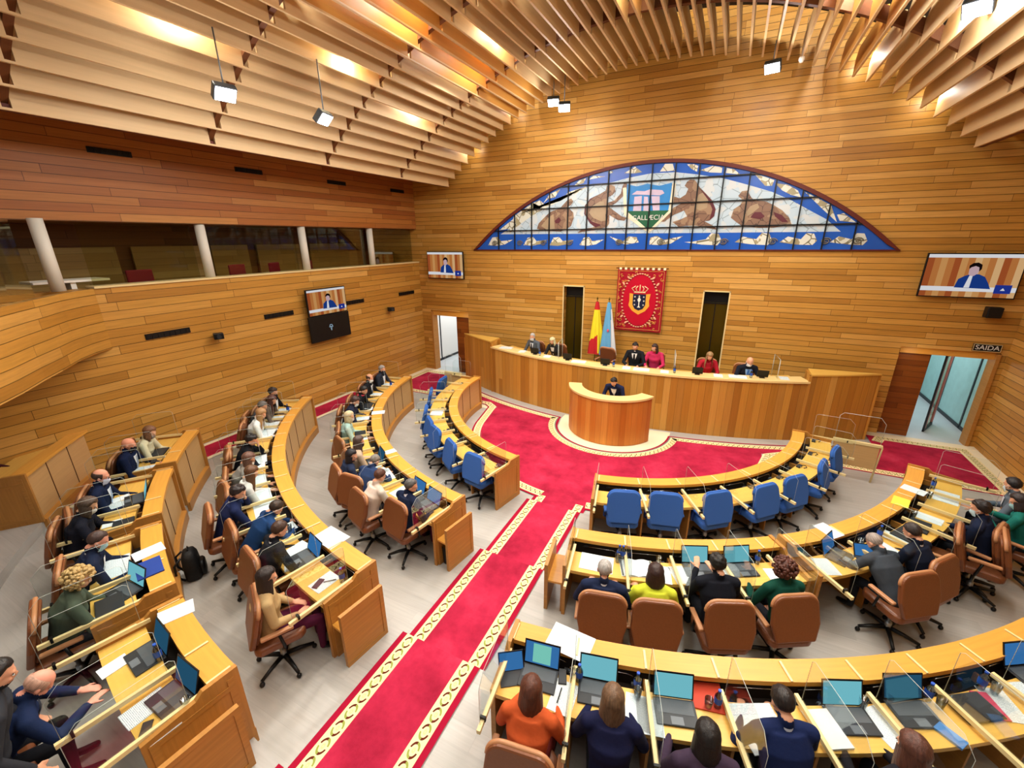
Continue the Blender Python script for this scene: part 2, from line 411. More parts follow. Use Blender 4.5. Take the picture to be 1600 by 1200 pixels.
# lower band of olive panels standing for reflections in the gallery glass
segs = [(-2.5, 5.21), (5.51, 7.08), (7.33, 8.36), (8.65, 10.11), (10.53, 12.6)]
for i, (a, b) in enumerate(segs):
    tag(MB().box(-10.52, -10.45, a, b, 3.9, 4.93).build('gallery_reflection_panel', M['olive']), 'olive panel imitating glass reflections at the back of the gallery, %s' % ['nearest the camera', 'second from camera', 'third from camera', 'fourth from camera', 'farthest from camera'][i], 'screen', 'panels imitating reflections along the gallery back wall')
for i, y in enumerate((3.39, 6.05, 8.70, 11.30)):
    nm = ['nearest the camera', 'second from the near end', 'third from the near end', 'farthest, closest to the back wall corner'][i]
    mb = MB(); mb.revolve([(.10, 0), (.10, 1.2)], 24, (-XW-.12 if i else -8.15, y if i else 3.30, 4.22))
    o = mb.build('gallery_column', M['column']); tag(o, 'cream round gallery column, ' + nm, 'column', 'gallery columns')
for i, (a, b) in enumerate(((3.95, 5.9), (6.2, 8.55), (8.85, 11.15), (11.45, 13.55))):
    o = MB().box(-XW-.26, -XW-.25, a, b, 4.24, 5.38).build('window_%d' % (i+2), M['gglass'], kind='structure')
# curved balcony front swinging out of the left wall towards the camera
RIM = [(-8.36, 3.86), (-8.1, 3.50), (-7.75, 3.15), (-7.25, 2.78), (-6.75, 2.38), (-6.2, 1.98), (-5.75, 1.6), (-5.3, 1.15), (-4.9, .6), (-4.6, -.1), (-4.4, -1), (-4.35, -3)]
mb = MB(); acc = 0
for (x0, y0), (x1, y1) in zip(RIM, RIM[1:]):
    L = math.hypot(x1-x0, y1-y0)
    mb.face([(x0, y0, 3.04), (x1, y1, 3.04), (x1, y1, 4.2), (x0, y0, 4.2)], [(acc, 3.04), (acc+L, 3.04), (acc+L, 4.2), (acc, 4.2)])
    mb.face([(x0-.1, y0-.08, 4.2), (x1-.1, y1-.08, 4.2), (x1-.1, y1-.08, 3.9), (x0-.1, y0-.08, 3.9)]); acc += L
    mb.face([(x0, y0, 4.2), (x1, y1, 4.2), (x1-.1, y1-.08, 4.2), (x0-.1, y0-.08, 4.2)])
poly = RIM + [(-8.36, -3)]
mb.face([(x, y, 3.04) for x, y in poly]); mb.face([(x, y, 3.9) for x, y in reversed(poly)])
mb.build('wall_balcony', M['wall_l'], kind='structure')
mb = MB()
for (x0, y0), (x1, y1) in zip(RIM[3:], RIM[4:]):
    mb.face([(x0-.05, y0-.04, 4.22), (x1-.05, y1-.04, 4.22), (x1-.05, y1-.04, 5.36), (x0-.05, y0-.04, 5.36)])
mb.build('window_6', M['gglass'], kind='structure')
# floor: base and terraces, each 0.15 m higher; the fronts follow the rings of desks
RINGS = {1: (4.1, 90), 2: (5.9, 78.5), 3: (7.75, 60), 4: (9.4, 46), 5: (11.33, 38.6)}
TIER = {k: .15*k for k in range(6)}
MB().box(-XW, XW, 5.5, YB+.02, -.2, 0).build('floor', M['floor'], kind='structure')
def yk(k, x):
    r, a = RINGS[k]; xe = r*math.sin(R(a))
    if abs(x) >= xe-1e-6: return CY-r*math.cos(R(a))
    return CY-math.sqrt(r*r-x*x)
for k in range(1, 6):
    r, a = RINGS[k]; xe = r*math.sin(R(a))
    xs = sorted({-XW, XW, *[r*math.sin(R(-a+2*a*i/60)) for i in range(61)]}); xs = [x for x in xs if -XW <= x <= XW]
    z = TIER[k]; mb = MB()
    for x0, x1 in zip(xs, xs[1:]):
        y0, y1 = yk(k, x0), yk(k, x1)
        mb.face([(x0, -3, z), (x1, -3, z), (x1, y1, z), (x0, y0, z)])
        mb.face([(x0, y0, z), (x1, y1, z), (x1, y1, z-.16), (x0, y0, z-.16)])
    mb.build('floor_tier', M['floor'], kind='structure')
# corridors behind the doors
for s, (a, b, c, d), nm in ((-1, DL, 'left'), (1, DR, 'right')):
    xo = -7.86 if s < 0 else 8.17; xg = -8.5 if s < 0 else 8.5; xi = -6.84 if s < 0 else 7.08
    lo, hi = sorted((xi, xo)); top = 2.22
    mb = MB()
    r0, r1 = sorted((xi, -6.22 if s < 0 else 6.43))
    mb.box(r0, r1, YB+.12, YB+.3, 0, top)
    mb.build('wall_reveal_'+nm, M['reveal'], kind='structure')
    MB().box(a, b, YB+.05, YB+.34, top, d+.02).build('trim_door_'+nm, M['ledge'], kind='structure')  # yellow lamplight on the door head is put into its light wood
    jx = sorted((xo, xo+s*.07)); MB().box(jx[0], jx[1], YB-.03, YB+.3, 0, 2.36).build('trim_jamb_'+nm, M['end'], kind='structure')
    fx = sorted((xo-s*3.2, xo+s*.8)); MB().box(fx[0], fx[1], YB+.02, 19, -.2, .005).build('floor_corridor_'+nm, M['landing'], kind='structure')
    # glazed wall running away along the corridor
    mb = MB(); X0, X1 = sorted((xg, xg+s*.06))
    for y in (YB+.3, 14.9, 16.4, 17.9): mb.box(X0-.02, X1+.02, y-.03, y+.03, 0, 2.6, mi=1)
    mb.box(X0-.02, X1+.02, YB+.3, 19, 0, .1, mi=1); mb.box(X0, X1, YB+.3, 19, .1, 2.7)
    mb.build('window_corridor_'+nm, [M['teal'] if s > 0 else M['white'], M['dgrey']], kind='structure')  # left side white: its brightness is put into the colour
    mb = MB(); mb.box(fx[0], fx[1], 18.9, 19, 0, 2.8); mb.box(*sorted((xo-s*3.2, xo-s*3.1)), YB+.3, 19, 0, 2.8); mb.box(fx[0], fx[1], YB+.3, 19, 2.7, 2.8)
    mb.build('wall_corridor_'+nm, M['teal'] if s > 0 else M['offwhite'], kind='structure')
# open glass door leaf in the right doorway, red edged
t = empty('door_1', (7.75, YB+1.0, 0), R(62), kind='structure')
mb = MB(); mb.box(-.42, .42, -.02, .02, 0, .09); mb.box(-.42, .42, -.02, .02, 2.05, 2.15); mb.box(-.42, -.36, -.02, .02, 0, 2.15); mb.box(.36, .42, -.02, .02, 0, 2.15); mb.build('door_frame', M['dgrey'], t)
mb = MB(); mb.box(-.36, -.31, -.025, .025, .1, 2.05); mb.box(.31, .36, -.025, .025, .1, 2.05); mb.build('edge_strip', flat('pink_door_edge', '#d88a8c', .5), t)
MB().box(-.31, .31, -.005, .005, .1, 2.05).build('pane', M['gglass'], t)
# the two tall bronze doors behind the dais
for i, (a, b, c, d) in enumerate((HL, HR)):
    t = empty('door_%d' % (i+2), ((a+b)/2, YB, c), kind='structure'); w = (b-a)/2; h = d-c
    MB().box(-w, w, .24, .3, 0, h-.32).build('door_leaf', M['brass'], t)
    MB().box(-.012, .012, .225, .24, 0, h-.32).build('door_gap', M['black'], t)
    mb = MB(); mb.box(-w, w, .26, .3, h-.32, h); mb.box(-w, w, .2, .3, h-.36, h-.33); mb.build('transom', M['black'], t)
    mb = MB()
    for s in (-1, 1): mb.box(*sorted((s*w, s*(w+.035))), -.02, .02, 0, h+.03)
    mb.box(-w-.035, w+.035, -.02, .02, h, h+.035); mb.build('door_frame', M['rail'], t)
# air vents
for z, hh, ln, ys, txt in ((3.15, .06, .43, (4.85, 7.5, 10.15, 12.74), 'lower left wall'), (6.63, .05, .34, (4.7, 7.4, 10.07, 12.72), 'upper left wall above gallery')):
    for i, y in enumerate(ys):
        mb = MB(); mb.box(-XW, -XW+.02, y-ln, y+ln, z-hh, z+hh)
        for k in range(8): mb.box(-XW+.02, -XW+.03, y-ln+.02+k*ln/4, y-ln+.04+k*ln/4, z-hh, z+hh)
        o = mb.build('air_vent', M['black']); tag(o, 'black slot air vent on the %s, %s' % (txt, ['nearest the camera', 'second in its row', 'third in its row', 'nearest the back corner'][i]), 'vent', 'slot vents in the left wall')

# ------------------------------------------------------------------ ceiling of hanging slats
def zc(x): return -.5+math.sqrt(9.8*9.8-x*x)
JY = [-2.4+2.66*i for i in range(7)]      # joints every 2.66 m
mb = MB(); N = 50; rnd = random.Random(3)
for i in range(N+1):
    x = -6.6+13.2*i/N; zb = zc(x)
    for j in range(6):
        y0, y1 = JY[j]+.05, JY[j+1]-.05
        if j == 5: y1 = 13.28
        h = .46; c = .16
        pr = [(y0, zb), (y1, zb), (y1, zb+h-c), (y1-c, zb+h), (y0+c, zb+h), (y0, zb+h-c)]
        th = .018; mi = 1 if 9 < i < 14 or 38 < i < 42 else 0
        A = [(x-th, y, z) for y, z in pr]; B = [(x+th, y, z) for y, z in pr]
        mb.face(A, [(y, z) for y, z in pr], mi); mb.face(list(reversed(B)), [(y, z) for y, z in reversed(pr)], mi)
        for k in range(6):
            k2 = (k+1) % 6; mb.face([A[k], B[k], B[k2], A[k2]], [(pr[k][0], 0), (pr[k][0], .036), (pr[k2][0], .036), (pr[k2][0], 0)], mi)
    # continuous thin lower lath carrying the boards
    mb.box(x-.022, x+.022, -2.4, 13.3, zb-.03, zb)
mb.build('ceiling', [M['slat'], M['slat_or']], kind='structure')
mb = MB()
for j in range(1, 6):
    y = JY[j]; P = []
    for i in range(41):
        x = -6.7+13.4*i/40; z = zc(x)
        P.append([(x, y-.05, z+.12), (x, y+.05, z+.12), (x, y+.05, z+.34), (x, y-.05, z+.34)])
    mb.rings(P, 0, True, False)
mb.build('ceiling_beam', M['beam'], kind='structure')
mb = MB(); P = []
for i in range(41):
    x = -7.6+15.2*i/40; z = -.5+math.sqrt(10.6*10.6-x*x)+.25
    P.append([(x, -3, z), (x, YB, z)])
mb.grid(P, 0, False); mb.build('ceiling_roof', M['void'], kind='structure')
mb = MB()
for s in (-1, 1): mb.box(*sorted((s*6.75, s*6.62)), -3, 13.35, 6.72, 6.8)
mb.build('trim_2', M['reddark'], kind='structure')
mb = MB()
for s in (-1, 1): mb.box(*sorted((s*6.6, s*XW)), -3, YB, 7.35, 7.5)
mb.build('ceiling_side', M['wall_shaded'], kind='structure')

# ------------------------------------------------------------------ painted arched window
GL = {"pale": [[[-4.78, 5.17], [-4.12, 5.5], [-3.63, 5.74], [-3.02, 6.0], [-2.39, 6.24], [-1.76, 6.48], [-1.19, 6.53], [-0.6, 6.64], [-0.01, 6.71], [0.65, 6.7], [1.19, 6.61], [1.84, 6.48], [2.47, 6.28], [3.05, 6.08], [3.53, 5.85], [3.94, 5.61], [4.33, 5.39], [4.67, 5.1], [1.24, 5.12]]], "white": [[[-4.83, 5.3], [-4.31, 5.63], [-4.26, 5.76], [-3.65, 6.08], [-3.58, 6.16], [-3.3, 5.97], [-2.66, 6.12], [-2.4, 6.36], [-1.84, 6.48], [-1.84, 6.44], [-3.02, 5.98], [-3.58, 5.74], [-4.27, 5.34], [-4.42, 5.17], [-4.42, 5.34]], [[-5.27, 4.82], [-5.1, 5.07], [-4.89, 5.09], [-4.76, 4.95], [-4.32, 4.99], [-4.63, 4.84], [-4.95, 4.8]], [[-3.92, 4.82], [-3.77, 5.05], [-3.57, 5.07], [-3.45, 4.94], [-3.04, 4.98], [-3.33, 4.84], [-3.62, 4.8]], [[-2.99, 4.81], [-2.86, 5.04], [-2.67, 5.06], [-2.55, 4.94], [-2.17, 4.97], [-2.44, 4.83], [-2.71, 4.79]], [[-1.99, 4.81], [-1.86, 5.03], [-1.69, 5.05], [-1.58, 4.93], [-1.22, 4.97], [-1.46, 4.83], [-1.72, 4.79]], [[-1.05, 5.06], [-0.63, 4.92], [-0.48, 5.05], [-0.24, 5.03], [-0.17, 4.88], [-0.55, 4.82], [-0.79, 4.88]], [[0.13, 4.82], [0.15, 5.01], [0.33, 5.06], [0.53, 4.95], [1.04, 5.04], [0.73, 4.84], [0.43, 4.8]], [[1.09, 4.88], [1.31, 4.89], [1.64, 4.95], [1.76, 5.11], [1.95, 5.09], [2.04, 4.91], [1.95, 4.79], [1.55, 4.81]], [[2.37, 4.87], [2.55, 5.01], [2.87, 4.94], [2.98, 5.1], [3.15, 5.08], [3.24, 4.9], [3.16, 4.79], [2.79, 4.81]], [[3.41, 4.86], [3.58, 5.0], [3.87, 4.93], [3.97, 5.08], [4.13, 5.06], [4.22, 4.89], [4.14, 4.79], [3.8, 4.8]], [[4.49, 4.85], [4.65, 4.99], [4.92, 4.92], [5.0, 5.06], [5.15, 5.05], [5.24, 4.88], [5.17, 4.78], [4.86, 4.8]], [[-3.58, 5.92], [-3.58, 6.1], [-3.34, 6.17], [-3.2, 6.05], [-3.34, 5.91]], [[-3.25, 6.05], [-3.02, 6.33], [-2.67, 6.45], [-2.84, 6.23], [-3.07, 6.2]], [[-2.23, 6.52], [-2.07, 6.7], [-1.86, 6.76], [-1.93, 6.58]], [[-1.79, 6.66], [-1.65, 6.8], [-1.28, 6.72], [-1.56, 6.69]], [[-0.73, 6.77], [-0.44, 6.98], [-0.23, 6.76], [-0.46, 6.74]], [[0.25, 6.74], [0.37, 6.97], [0.57, 6.92], [0.64, 6.73]], [[-1.17, 6.88], [-1.09, 6.91], [-1.05, 6.81], [-1.14, 6.78]], [[0.94, 6.87], [1.12, 6.89], [1.23, 6.81], [1.21, 6.67], [1.06, 6.75]], [[1.28, 6.7], [1.58, 6.82], [1.82, 6.82], [1.82, 6.6], [1.54, 6.63]], [[1.92, 6.59], [1.93, 6.76], [2.11, 6.71], [2.27, 6.53]], [[2.59, 6.54], [2.83, 6.46], [3.06, 6.35], [3.03, 6.22], [2.87, 6.23]], [[3.08, 6.28], [3.37, 6.26], [3.61, 6.08], [3.7, 5.92], [3.47, 5.99], [3.27, 6.1]], [[3.76, 6.09], [4.12, 5.91], [4.31, 5.82], [4.36, 5.72], [4.55, 5.32], [4.2, 5.63]], [[4.52, 5.49], [4.65, 5.58], [4.94, 5.3], [4.6, 5.35]]], "brown": [[[-3.44, 5.32], [-3.38, 5.48], [-3.2, 5.64], [-3.01, 5.8], [-2.65, 5.92], [-2.43, 6.13], [-2.3, 6.17], [-2.23, 6.08], [-2.3, 5.99], [-2.41, 5.93], [-2.22, 5.77], [-2.2, 5.61], [-2.28, 5.38], [-2.41, 5.3], [-2.63, 5.22], [-3.0, 5.25], [-3.29, 5.28]], [[-2.07, 5.17], [-1.92, 5.29], [-1.62, 5.32], [-1.32, 5.38], [-1.67, 5.52], [-1.87, 5.72], [-1.86, 5.95], [-1.7, 6.14], [-1.42, 6.25], [-1.24, 6.34], [-1.22, 6.46], [-1.1, 6.49], [-0.98, 6.43], [-0.95, 6.3], [-1.03, 6.21], [-1.16, 6.15], [-1.17, 6.0], [-0.96, 6.06], [-0.79, 6.24], [-0.76, 6.42], [-0.71, 6.51], [-0.63, 6.48], [-0.62, 6.38], [-0.72, 6.16], [-0.91, 5.99], [-1.11, 5.88], [-0.72, 5.61], [-0.56, 5.57], [-0.64, 5.49], [-0.84, 5.52], [-1.09, 5.66], [-1.08, 5.43], [-1.15, 5.32], [-1.49, 5.26], [-1.83, 5.21]], [[0.99, 6.44], [1.07, 6.49], [1.18, 6.47], [1.25, 6.39], [1.33, 6.28], [1.49, 6.13], [1.68, 5.94], [1.79, 5.72], [1.78, 5.54], [1.67, 5.43], [1.55, 5.42], [1.78, 5.3], [1.9, 5.19], [1.34, 5.31], [1.11, 5.31], [0.89, 5.29], [0.72, 5.42], [0.94, 5.49], [1.09, 5.56], [0.99, 5.71], [0.74, 5.61], [0.49, 5.43], [0.25, 5.45], [0.2, 5.53], [0.47, 5.62], [0.72, 5.8], [0.9, 5.9], [0.67, 5.93], [0.5, 6.1], [0.45, 6.36], [0.52, 6.39], [0.56, 6.21], [0.65, 6.1], [0.85, 6.03], [0.99, 6.12], [1.04, 6.26], [0.94, 6.34]], [[2.19, 5.49], [2.23, 5.7], [2.37, 5.8], [2.42, 5.91], [2.29, 6.02], [2.36, 6.13], [2.49, 6.14], [2.58, 6.0], [2.66, 5.9], [2.92, 5.87], [3.13, 5.77], [3.35, 5.63], [3.53, 5.45], [3.61, 5.28], [3.22, 5.22], [2.89, 5.22], [2.48, 5.28], [2.33, 5.38]]], "darkred": [[[-2.82, 5.55], [-2.69, 5.65], [-2.62, 5.57], [-2.68, 5.47], [-2.8, 5.47]], [[1.34, 6.24], [1.5, 6.11], [1.68, 5.92], [1.79, 5.72], [1.78, 5.54], [1.67, 5.44], [1.71, 5.72], [1.59, 5.94]], [[-1.42, 6.25], [-1.66, 6.13], [-1.82, 5.95], [-1.83, 5.72], [-1.63, 5.5], [-1.32, 5.39], [-1.49, 5.32], [-1.67, 5.44], [-1.87, 5.72], [-1.86, 5.95], [-1.7, 6.14]], [[2.65, 5.48], [2.73, 5.61], [2.87, 5.61], [2.98, 5.5], [2.89, 5.43]], [[3.16, 5.6], [3.36, 5.52], [3.52, 5.35], [3.39, 5.35], [3.21, 5.49]]], "tan": [[[-1.72, 5.75], [-1.61, 5.94], [-1.4, 6.05], [-1.28, 6.04], [-1.23, 5.85], [-1.19, 5.51], [-1.33, 5.49], [-1.59, 5.6]], [[-3.29, 5.4], [-3.06, 5.64], [-2.87, 5.75], [-2.82, 5.31], [-3.1, 5.29]], [[1.32, 6.1], [1.45, 6.16], [1.58, 6.02], [1.57, 5.76], [1.4, 5.7], [1.25, 5.78]], [[2.53, 5.62], [2.61, 5.76], [2.77, 5.82], [2.82, 5.72], [2.67, 5.58], [2.57, 5.51]]], "cream": [[[-0.74, 6.38], [-0.64, 6.39], [-0.58, 5.75], [0.13, 5.18], [0.1, 5.13], [-0.65, 5.64]], [[0.62, 6.43], [0.71, 6.42], [0.68, 5.71], [0.13, 5.16], [0.07, 5.22], [0.58, 5.75]]], "shield": [[[-0.63, 6.47], [-0.35, 6.4], [-0.06, 6.45], [0.28, 6.38], [0.6, 6.44], [0.61, 5.68], [0.09, 5.25], [-0.59, 5.72]]], "green": [[[-0.58, 5.75], [0.6, 5.73], [0.13, 5.25], [0.05, 5.25]]], "stone": [[[-0.47, 6.19], [-0.34, 6.28], [-0.11, 6.26], [0.03, 6.3], [0.37, 6.26], [0.43, 6.18], [0.31, 6.13], [-0.18, 6.17]], [[-0.39, 6.13], [-0.18, 6.14], [-0.17, 5.74], [-0.4, 5.75]], [[-0.12, 6.12], [-0.01, 6.11], [0.05, 5.73], [-0.11, 5.74]], [[0.08, 6.12], [0.31, 6.11], [0.34, 5.74], [0.16, 5.74]]]}
t = empty('window_1', (0, YB, 4.68), kind='structure')
def leaded(name, c1_, c2_, scale, w=.02, spots=None):
    m, nt, b = newmat(name); tc = nd(nt, 'ShaderNodeTexCoord')
    v = nd(nt, 'ShaderNodeTexVoronoi', feature='DISTANCE_TO_EDGE'); v.inputs['Scale'].default_value = scale; nt.links.new(tc.outputs['Object'], v.inputs['Vector'])
    e = math_n(nt, 'LESS_THAN', v.outputs['Distance'], w)
    no = nd(nt, 'ShaderNodeTexNoise'); no.inputs['Scale'].default_value = 3.5; nt.links.new(tc.outputs['Object'], no.inputs['Vector'])
    mx = nd(nt, 'ShaderNodeMix', data_type='RGBA'); mx.inputs[6].default_value = lin(c1_); mx.inputs[7].default_value = lin(c2_)
    nt.links.new(e, mx.inputs[0]); out = mx.outputs[2]
    if spots:
        m2 = nd(nt, 'ShaderNodeMix', data_type='RGBA'); m2.inputs[7].default_value = lin(spots); nt.links.new(out, m2.inputs[6])
        nt.links.new(math_n(nt, 'GREATER_THAN', no.outputs['Fac'], .56), m2.inputs[0]); out = m2.outputs[2]
    nt.links.new(out, b.inputs['Base Color']); b.inputs['Roughness'].default_value = .35; return m
def arcpts(r_in, n=48, base=0.0):
    # circle through (+-5.85,0) and (0,2.37)
    Rg = 8.4; zc0 = 2.37-Rg; out = []
    a = math.asin(5.85/Rg)
    for i in range(n+1):
        b = -a+2*a*i/n; out.append(((Rg-r_in)*math.sin(b)+.03, max(base, zc0+(Rg-r_in)*math.cos(b))))
    return out
mb = MB(); pts = arcpts(.09); mb.face([(x, -.02, z) for x, z in pts] + []); mb.build('pane', flat('cobalt_glass', '#1f55b4', .25, spec=.5, var=.25, bscale=1.2), t)
mb = MB(); A = arcpts(0); B = arcpts(.09)
for i in range(48):
    for y0, y1 in ((-.08, -.08),): mb.face([(A[i][0], -.08, A[i][1]), (A[i+1][0], -.08, A[i+1][1]), (B[i+1][0], -.08, B[i+1][1]), (B[i][0], -.08, B[i][1])])
    mb.face([(A[i][0], -.08, A[i][1]), (A[i+1][0], -.08, A[i+1][1]), (A[i+1][0], .02, A[i+1][1]), (A[i][0], .02, A[i][1])])
    mb.face([(B[i][0], -.08, B[i][1]), (B[i+1][0], -.08, B[i+1][1]), (B[i+1][0], .02, B[i+1][1]), (B[i][0], .02, B[i][1])])
mb.box(-5.85, 5.9, -.06, 0, -.03, 0); mb.build('frame', M['reddark'], t)
GM = {'pale': ('#b9cbd6', .022), 'white': ('#d5d6cc', .026), 'brown': ('#7d6150', .030), 'tan': ('#a08c70', .034), 'darkred': ('#56202a', .038), 'cream': ('#e2dcc0', .040),
      'shield': ('#2f7fc4', .036), 'green': ('#1d5a3c', .044), 'stone': ('#c3b4cc', .046)}
def inside(x, z): return z < (2.37-8.4)+math.sqrt(max(0, (8.4-.11)**2-(x-.03)**2))
for k, (c, off) in GM.items():
    mb = MB()
    for poly in GL[k]:
        q = [(x, z-4.68) for x, z in poly]
        q = [(x, min(z, (2.37-8.4)+math.sqrt((8.4-.12)**2-(x-.03)**2))) for x, z in q]
        bm_f = [(x, -off, z) for x, z in q]; mb.face(bm_f)
    o = mb.build('painted_glass', leaded('glass_pale', '#b4c8d6', '#8496a2', 3.2, .018, '#c4ccd0') if k == 'pale' else leaded('glass_white', '#d2d4c8', '#6f6a52', 3.4, .035, '#9a9272') if k == 'white' else leaded('glass_brown', '#7d5f4c', '#4c342c', 4.5, .02, '#957a60') if k == 'brown' else flat('glass_'+k, c, .35, spec=.4, var=.22, bscale=2.5), t)
    bm = bmesh.new(); bm.from_mesh(o.data); bmesh.ops.triangulate(bm, faces=bm.faces, ngon_method='EAR_CLIP'); bm.to_mesh(o.data); bm.free()
# white spirals on the shells of the lower band
mb = MB()
for x0 in (-5.0, -4.05, -3.2, -2.3, -.75, .45, 2.1, 3.25, 4.4, 5.05):
    pts = [(x0+.11*(1-k/26)*math.cos(k*.55), -.05, .2+.09*(1-k/26)*math.sin(k*.55)) for k in range(24)]
    mb.tube(pts, .012, 5)
mb.build('shell_spiral', flat('glass_spiral', '#6e6a5c', .5), t)
mb = MB()
for x in [-4.84+.612*i for i in range(17)]:
    top = (2.37-8.4)+math.sqrt((8.4-.05)**2-(x-.03)**2); mb.box(x-.016, x+.016, -.075, -.045, 0, top)
for z in (.596, 1.23, 1.84):
    xe = math.sqrt(8.35**2-(z-(2.37-8.4))**2); mb.box(-xe, xe, -.075, -.045, z-.016, z+.016)
mb.build('glazing_bars', M['black'], t)
def text(body, size, loc, rot, mat, parent, name, ext=.003, sx=1):
    c = bpy.data.curves.new(name, 'FONT'); c.body = body; c.size = size; c.extrude = ext; c.align_x = 'CENTER'; c.align_y = 'CENTER'
    c.materials.append(mat); o = bpy.data.objects.new(name, c); COL.objects.link(o); o.parent = parent; o.location = loc; o.rotation_euler = rot; o.scale = (sx, 1, 1)
    dg = bpy.context.evaluated_depsgraph_get(); me = bpy.data.meshes.new_from_object(o.evaluated_get(dg))
    n = bpy.data.objects.new(name, me); bpy.data.objects.remove(o); COL.objects.link(n); n.parent = parent; n.location = loc; n.rotation_euler = rot; n.scale = (sx, 1, 1)
    return n
text('GALL\u00c6CIA', .185, (.04, -.055, .87), (R(90), 0, 0), M['offwhite'], t, 'lettering')

# ------------------------------------------------------------------ carpets
def ribbon(mb, pts, w, z, closed=False, mi=0, side=1):
    # flat strip of width w on the left side of the path
    acc = 0; P = [Vector((x, y)) for x, y in pts]; off = []
    for i, p in enumerate(P):
        a = (P[i]-P[i-1]).normalized() if i > 0 else (P[1]-P[0]).normalized()
        b = (P[i+1]-P[i]).normalized() if i < len(P)-1 else a
        na = Vector((-a.y, a.x)); nb = Vector((-b.y, b.x)); n = (na+nb); n = n/max(.35, n.length_squared/2)
        off.append(p+n*w*side)
    for i in range(len(P)-1):
        L = (P[i+1]-P[i]).length
        q = [(P[i].x, P[i].y, z), (P[i+1].x, P[i+1].y, z), (off[i+1].x, off[i+1].y, z), (off[i].x, off[i].y, z)]
        mb.face(q, [(acc, 0), (acc+L, 0), (acc+L, w), (acc, w)], mi); acc += L
    return [(p.x, p.y) for p in off]
def ylo(x):
    if abs(x) < 3.64: return CY-math.sqrt(3.78**2-x*x)
    return 11.0
def yhi(x):
    d = 22.92-math.sqrt(11.95**2-x*x) if abs(x) < 6.15 else 13.35
    if -5.5 > x: d = 13.35
    if abs(x+.03) < 1.5: d = min(d, 11.0-math.sqrt(1.5**2-(x+.03)**2)+.0)
    return d
t = empty('plaza_carpet', (0, 0, 0), label='large red carpet with cream border on the plaza before the president\'s dais', cat='carpet')
xs = sorted({*[-8.15+16.3*i/160 for i in range(161)], -3.64, 3.64, -3.639, 3.639, 1.47, -1.53, -1.529, 1.469, -5.5, -5.501, 6.149, 6.151})
mb = MB()
for a, b in zip(xs, xs[1:]): mb.face([(a, ylo(a), .012), (b, ylo(b), .012), (b, yhi(b), .012), (a, yhi(a), .012)])
mb.build('pile', M['carpet'], t)
mb = MB()
dl = [(x, 22.92-math.sqrt(11.95**2-x*x)) for x in [-5.5+3.95*i/20 for i in range(21)]]
pod = [(-.03+1.5*math.sin(R(a)), 11.0-1.5*math.cos(R(a))) for a in range(-90, 91, 6)]
dr = [(x, 22.92-math.sqrt(11.95**2-x*x)) for x in [1.5+4.6*i/20 for i in range(21)]]
path = dl+pod+dr
i1 = ribbon(mb, path, .05, .017, mi=1, side=-1); i2 = ribbon(mb, i1, .03, .017, mi=2, side=-1); ribbon(mb, i2, .17, .017, mi=0, side=-1)
ring = [(3.78*math.sin(R(a)), CY-3.78*math.cos(R(a))) for a in range(-74, -7, 3)]
lft = [(-8.15, 11.0), (-4.1, 11.0), (-3.9, 10.85)]
o1 = ribbon(mb, lft+ring, .05, .017, mi=1); o2 = ribbon(mb, o1, .2, .017, mi=0)
ring = [(3.78*math.sin(R(a)), CY-3.78*math.cos(R(a))) for a in range(7, 75, 3)]
o1 = ribbon(mb, ring+[(3.9, 10.85), (4.1, 11.0), (8.15, 11.0)], .05, .017, mi=1); ribbon(mb, o1, .2, .017, mi=0)
for pts in ([(-8.15, 11.0), (-8.15, 13.35), (-5.7, 13.35), (-5.7, 12.9)], [(6.2, 13.0), (6.35, 13.35), (8.15, 13.35), (8.15, 11.0)]):
    sd = -1
    o1 = ribbon(mb, pts, .22, .018, mi=0, side=sd)
mb.build('border', [M['border_s'], M['carpet_edge'], M['carpet_grey']], t)
mb = MB()
for s in (-1, 1): MB().box(*sorted((s*6.1, s*XW)), 13.35, YB, 0, .02).build('threshold', M['cream'], t)
mb.box(-XW, -8.15, 11, 13.6, 0, .014); mb.box(8.15, XW, 11, 13.6, 0, .014); mb.build('edge_floor', M['cream'], t)
mb = MB()
for s in (-1, 1):
    mb.box(*sorted((s*3.7, s*8.3)), 10.78, 11.0, 0, .006)
xs = [-1.5+3*i/30 for i in range(31)]
for a, b in zip(xs, xs[1:]):
    mb.face([(a, 11.0-math.sqrt(max(0, 1.5**2-(a+.0)**2)), .008), (b, 11.0-math.sqrt(max(0, 1.5**2-(b+.0)**2)), .008), (b, 22.92-math.sqrt(11.7**2-b*b), .008), (a, 22.92-math.sqrt(11.7**2-a*a), .008)])
mb.build('underlay', M['cream'], t)
# aisle runner climbing the steps
def runner(mb, prof, cx, widths, mis):
    x = cx-sum(widths)/2
    for w, mi in zip(widths, mis):
        acc = 0
        for (y0, z0), (y1, z1) in zip(prof, prof[1:]):
            L = math.hypot(y1-y0, z1-z0)
            mb.face([(x, y0, z0), (x, y1, z1), (x+w, y1, z1), (x+w, y0, z0)], [(acc, 0), (acc+L, 0), (acc+L, w), (acc, w)], mi); acc += L
        x += w
pr = [(7.05, .016)]
for k in (1, 2, 3, 4):
    y = CY-RINGS[k][0]+.012; pr += [(y, .15*(k-1)+.016), (y, .15*k+.016)]
pr += [(-2.5, .616)]
t = empty('aisle_runner', (0, 0, 0), label='red stair runner with cream chain borders down the central aisle steps', cat='carpet')
mb = MB(); runner(mb, pr, -.07, [.64], [0]); mb.build('pile', M['carpet'], t)
for s in (-1, 1):
    mb = MB(); runner(mb, pr, -.07+s*(.32+.0775), [.155], [0]); mb.build('border', M['border'], t)
    mb = MB(); runner(mb, pr, -.07+s*(.32+.155+.035), [.07], [0]); mb.build('edge', M['carpet_edge'], t)
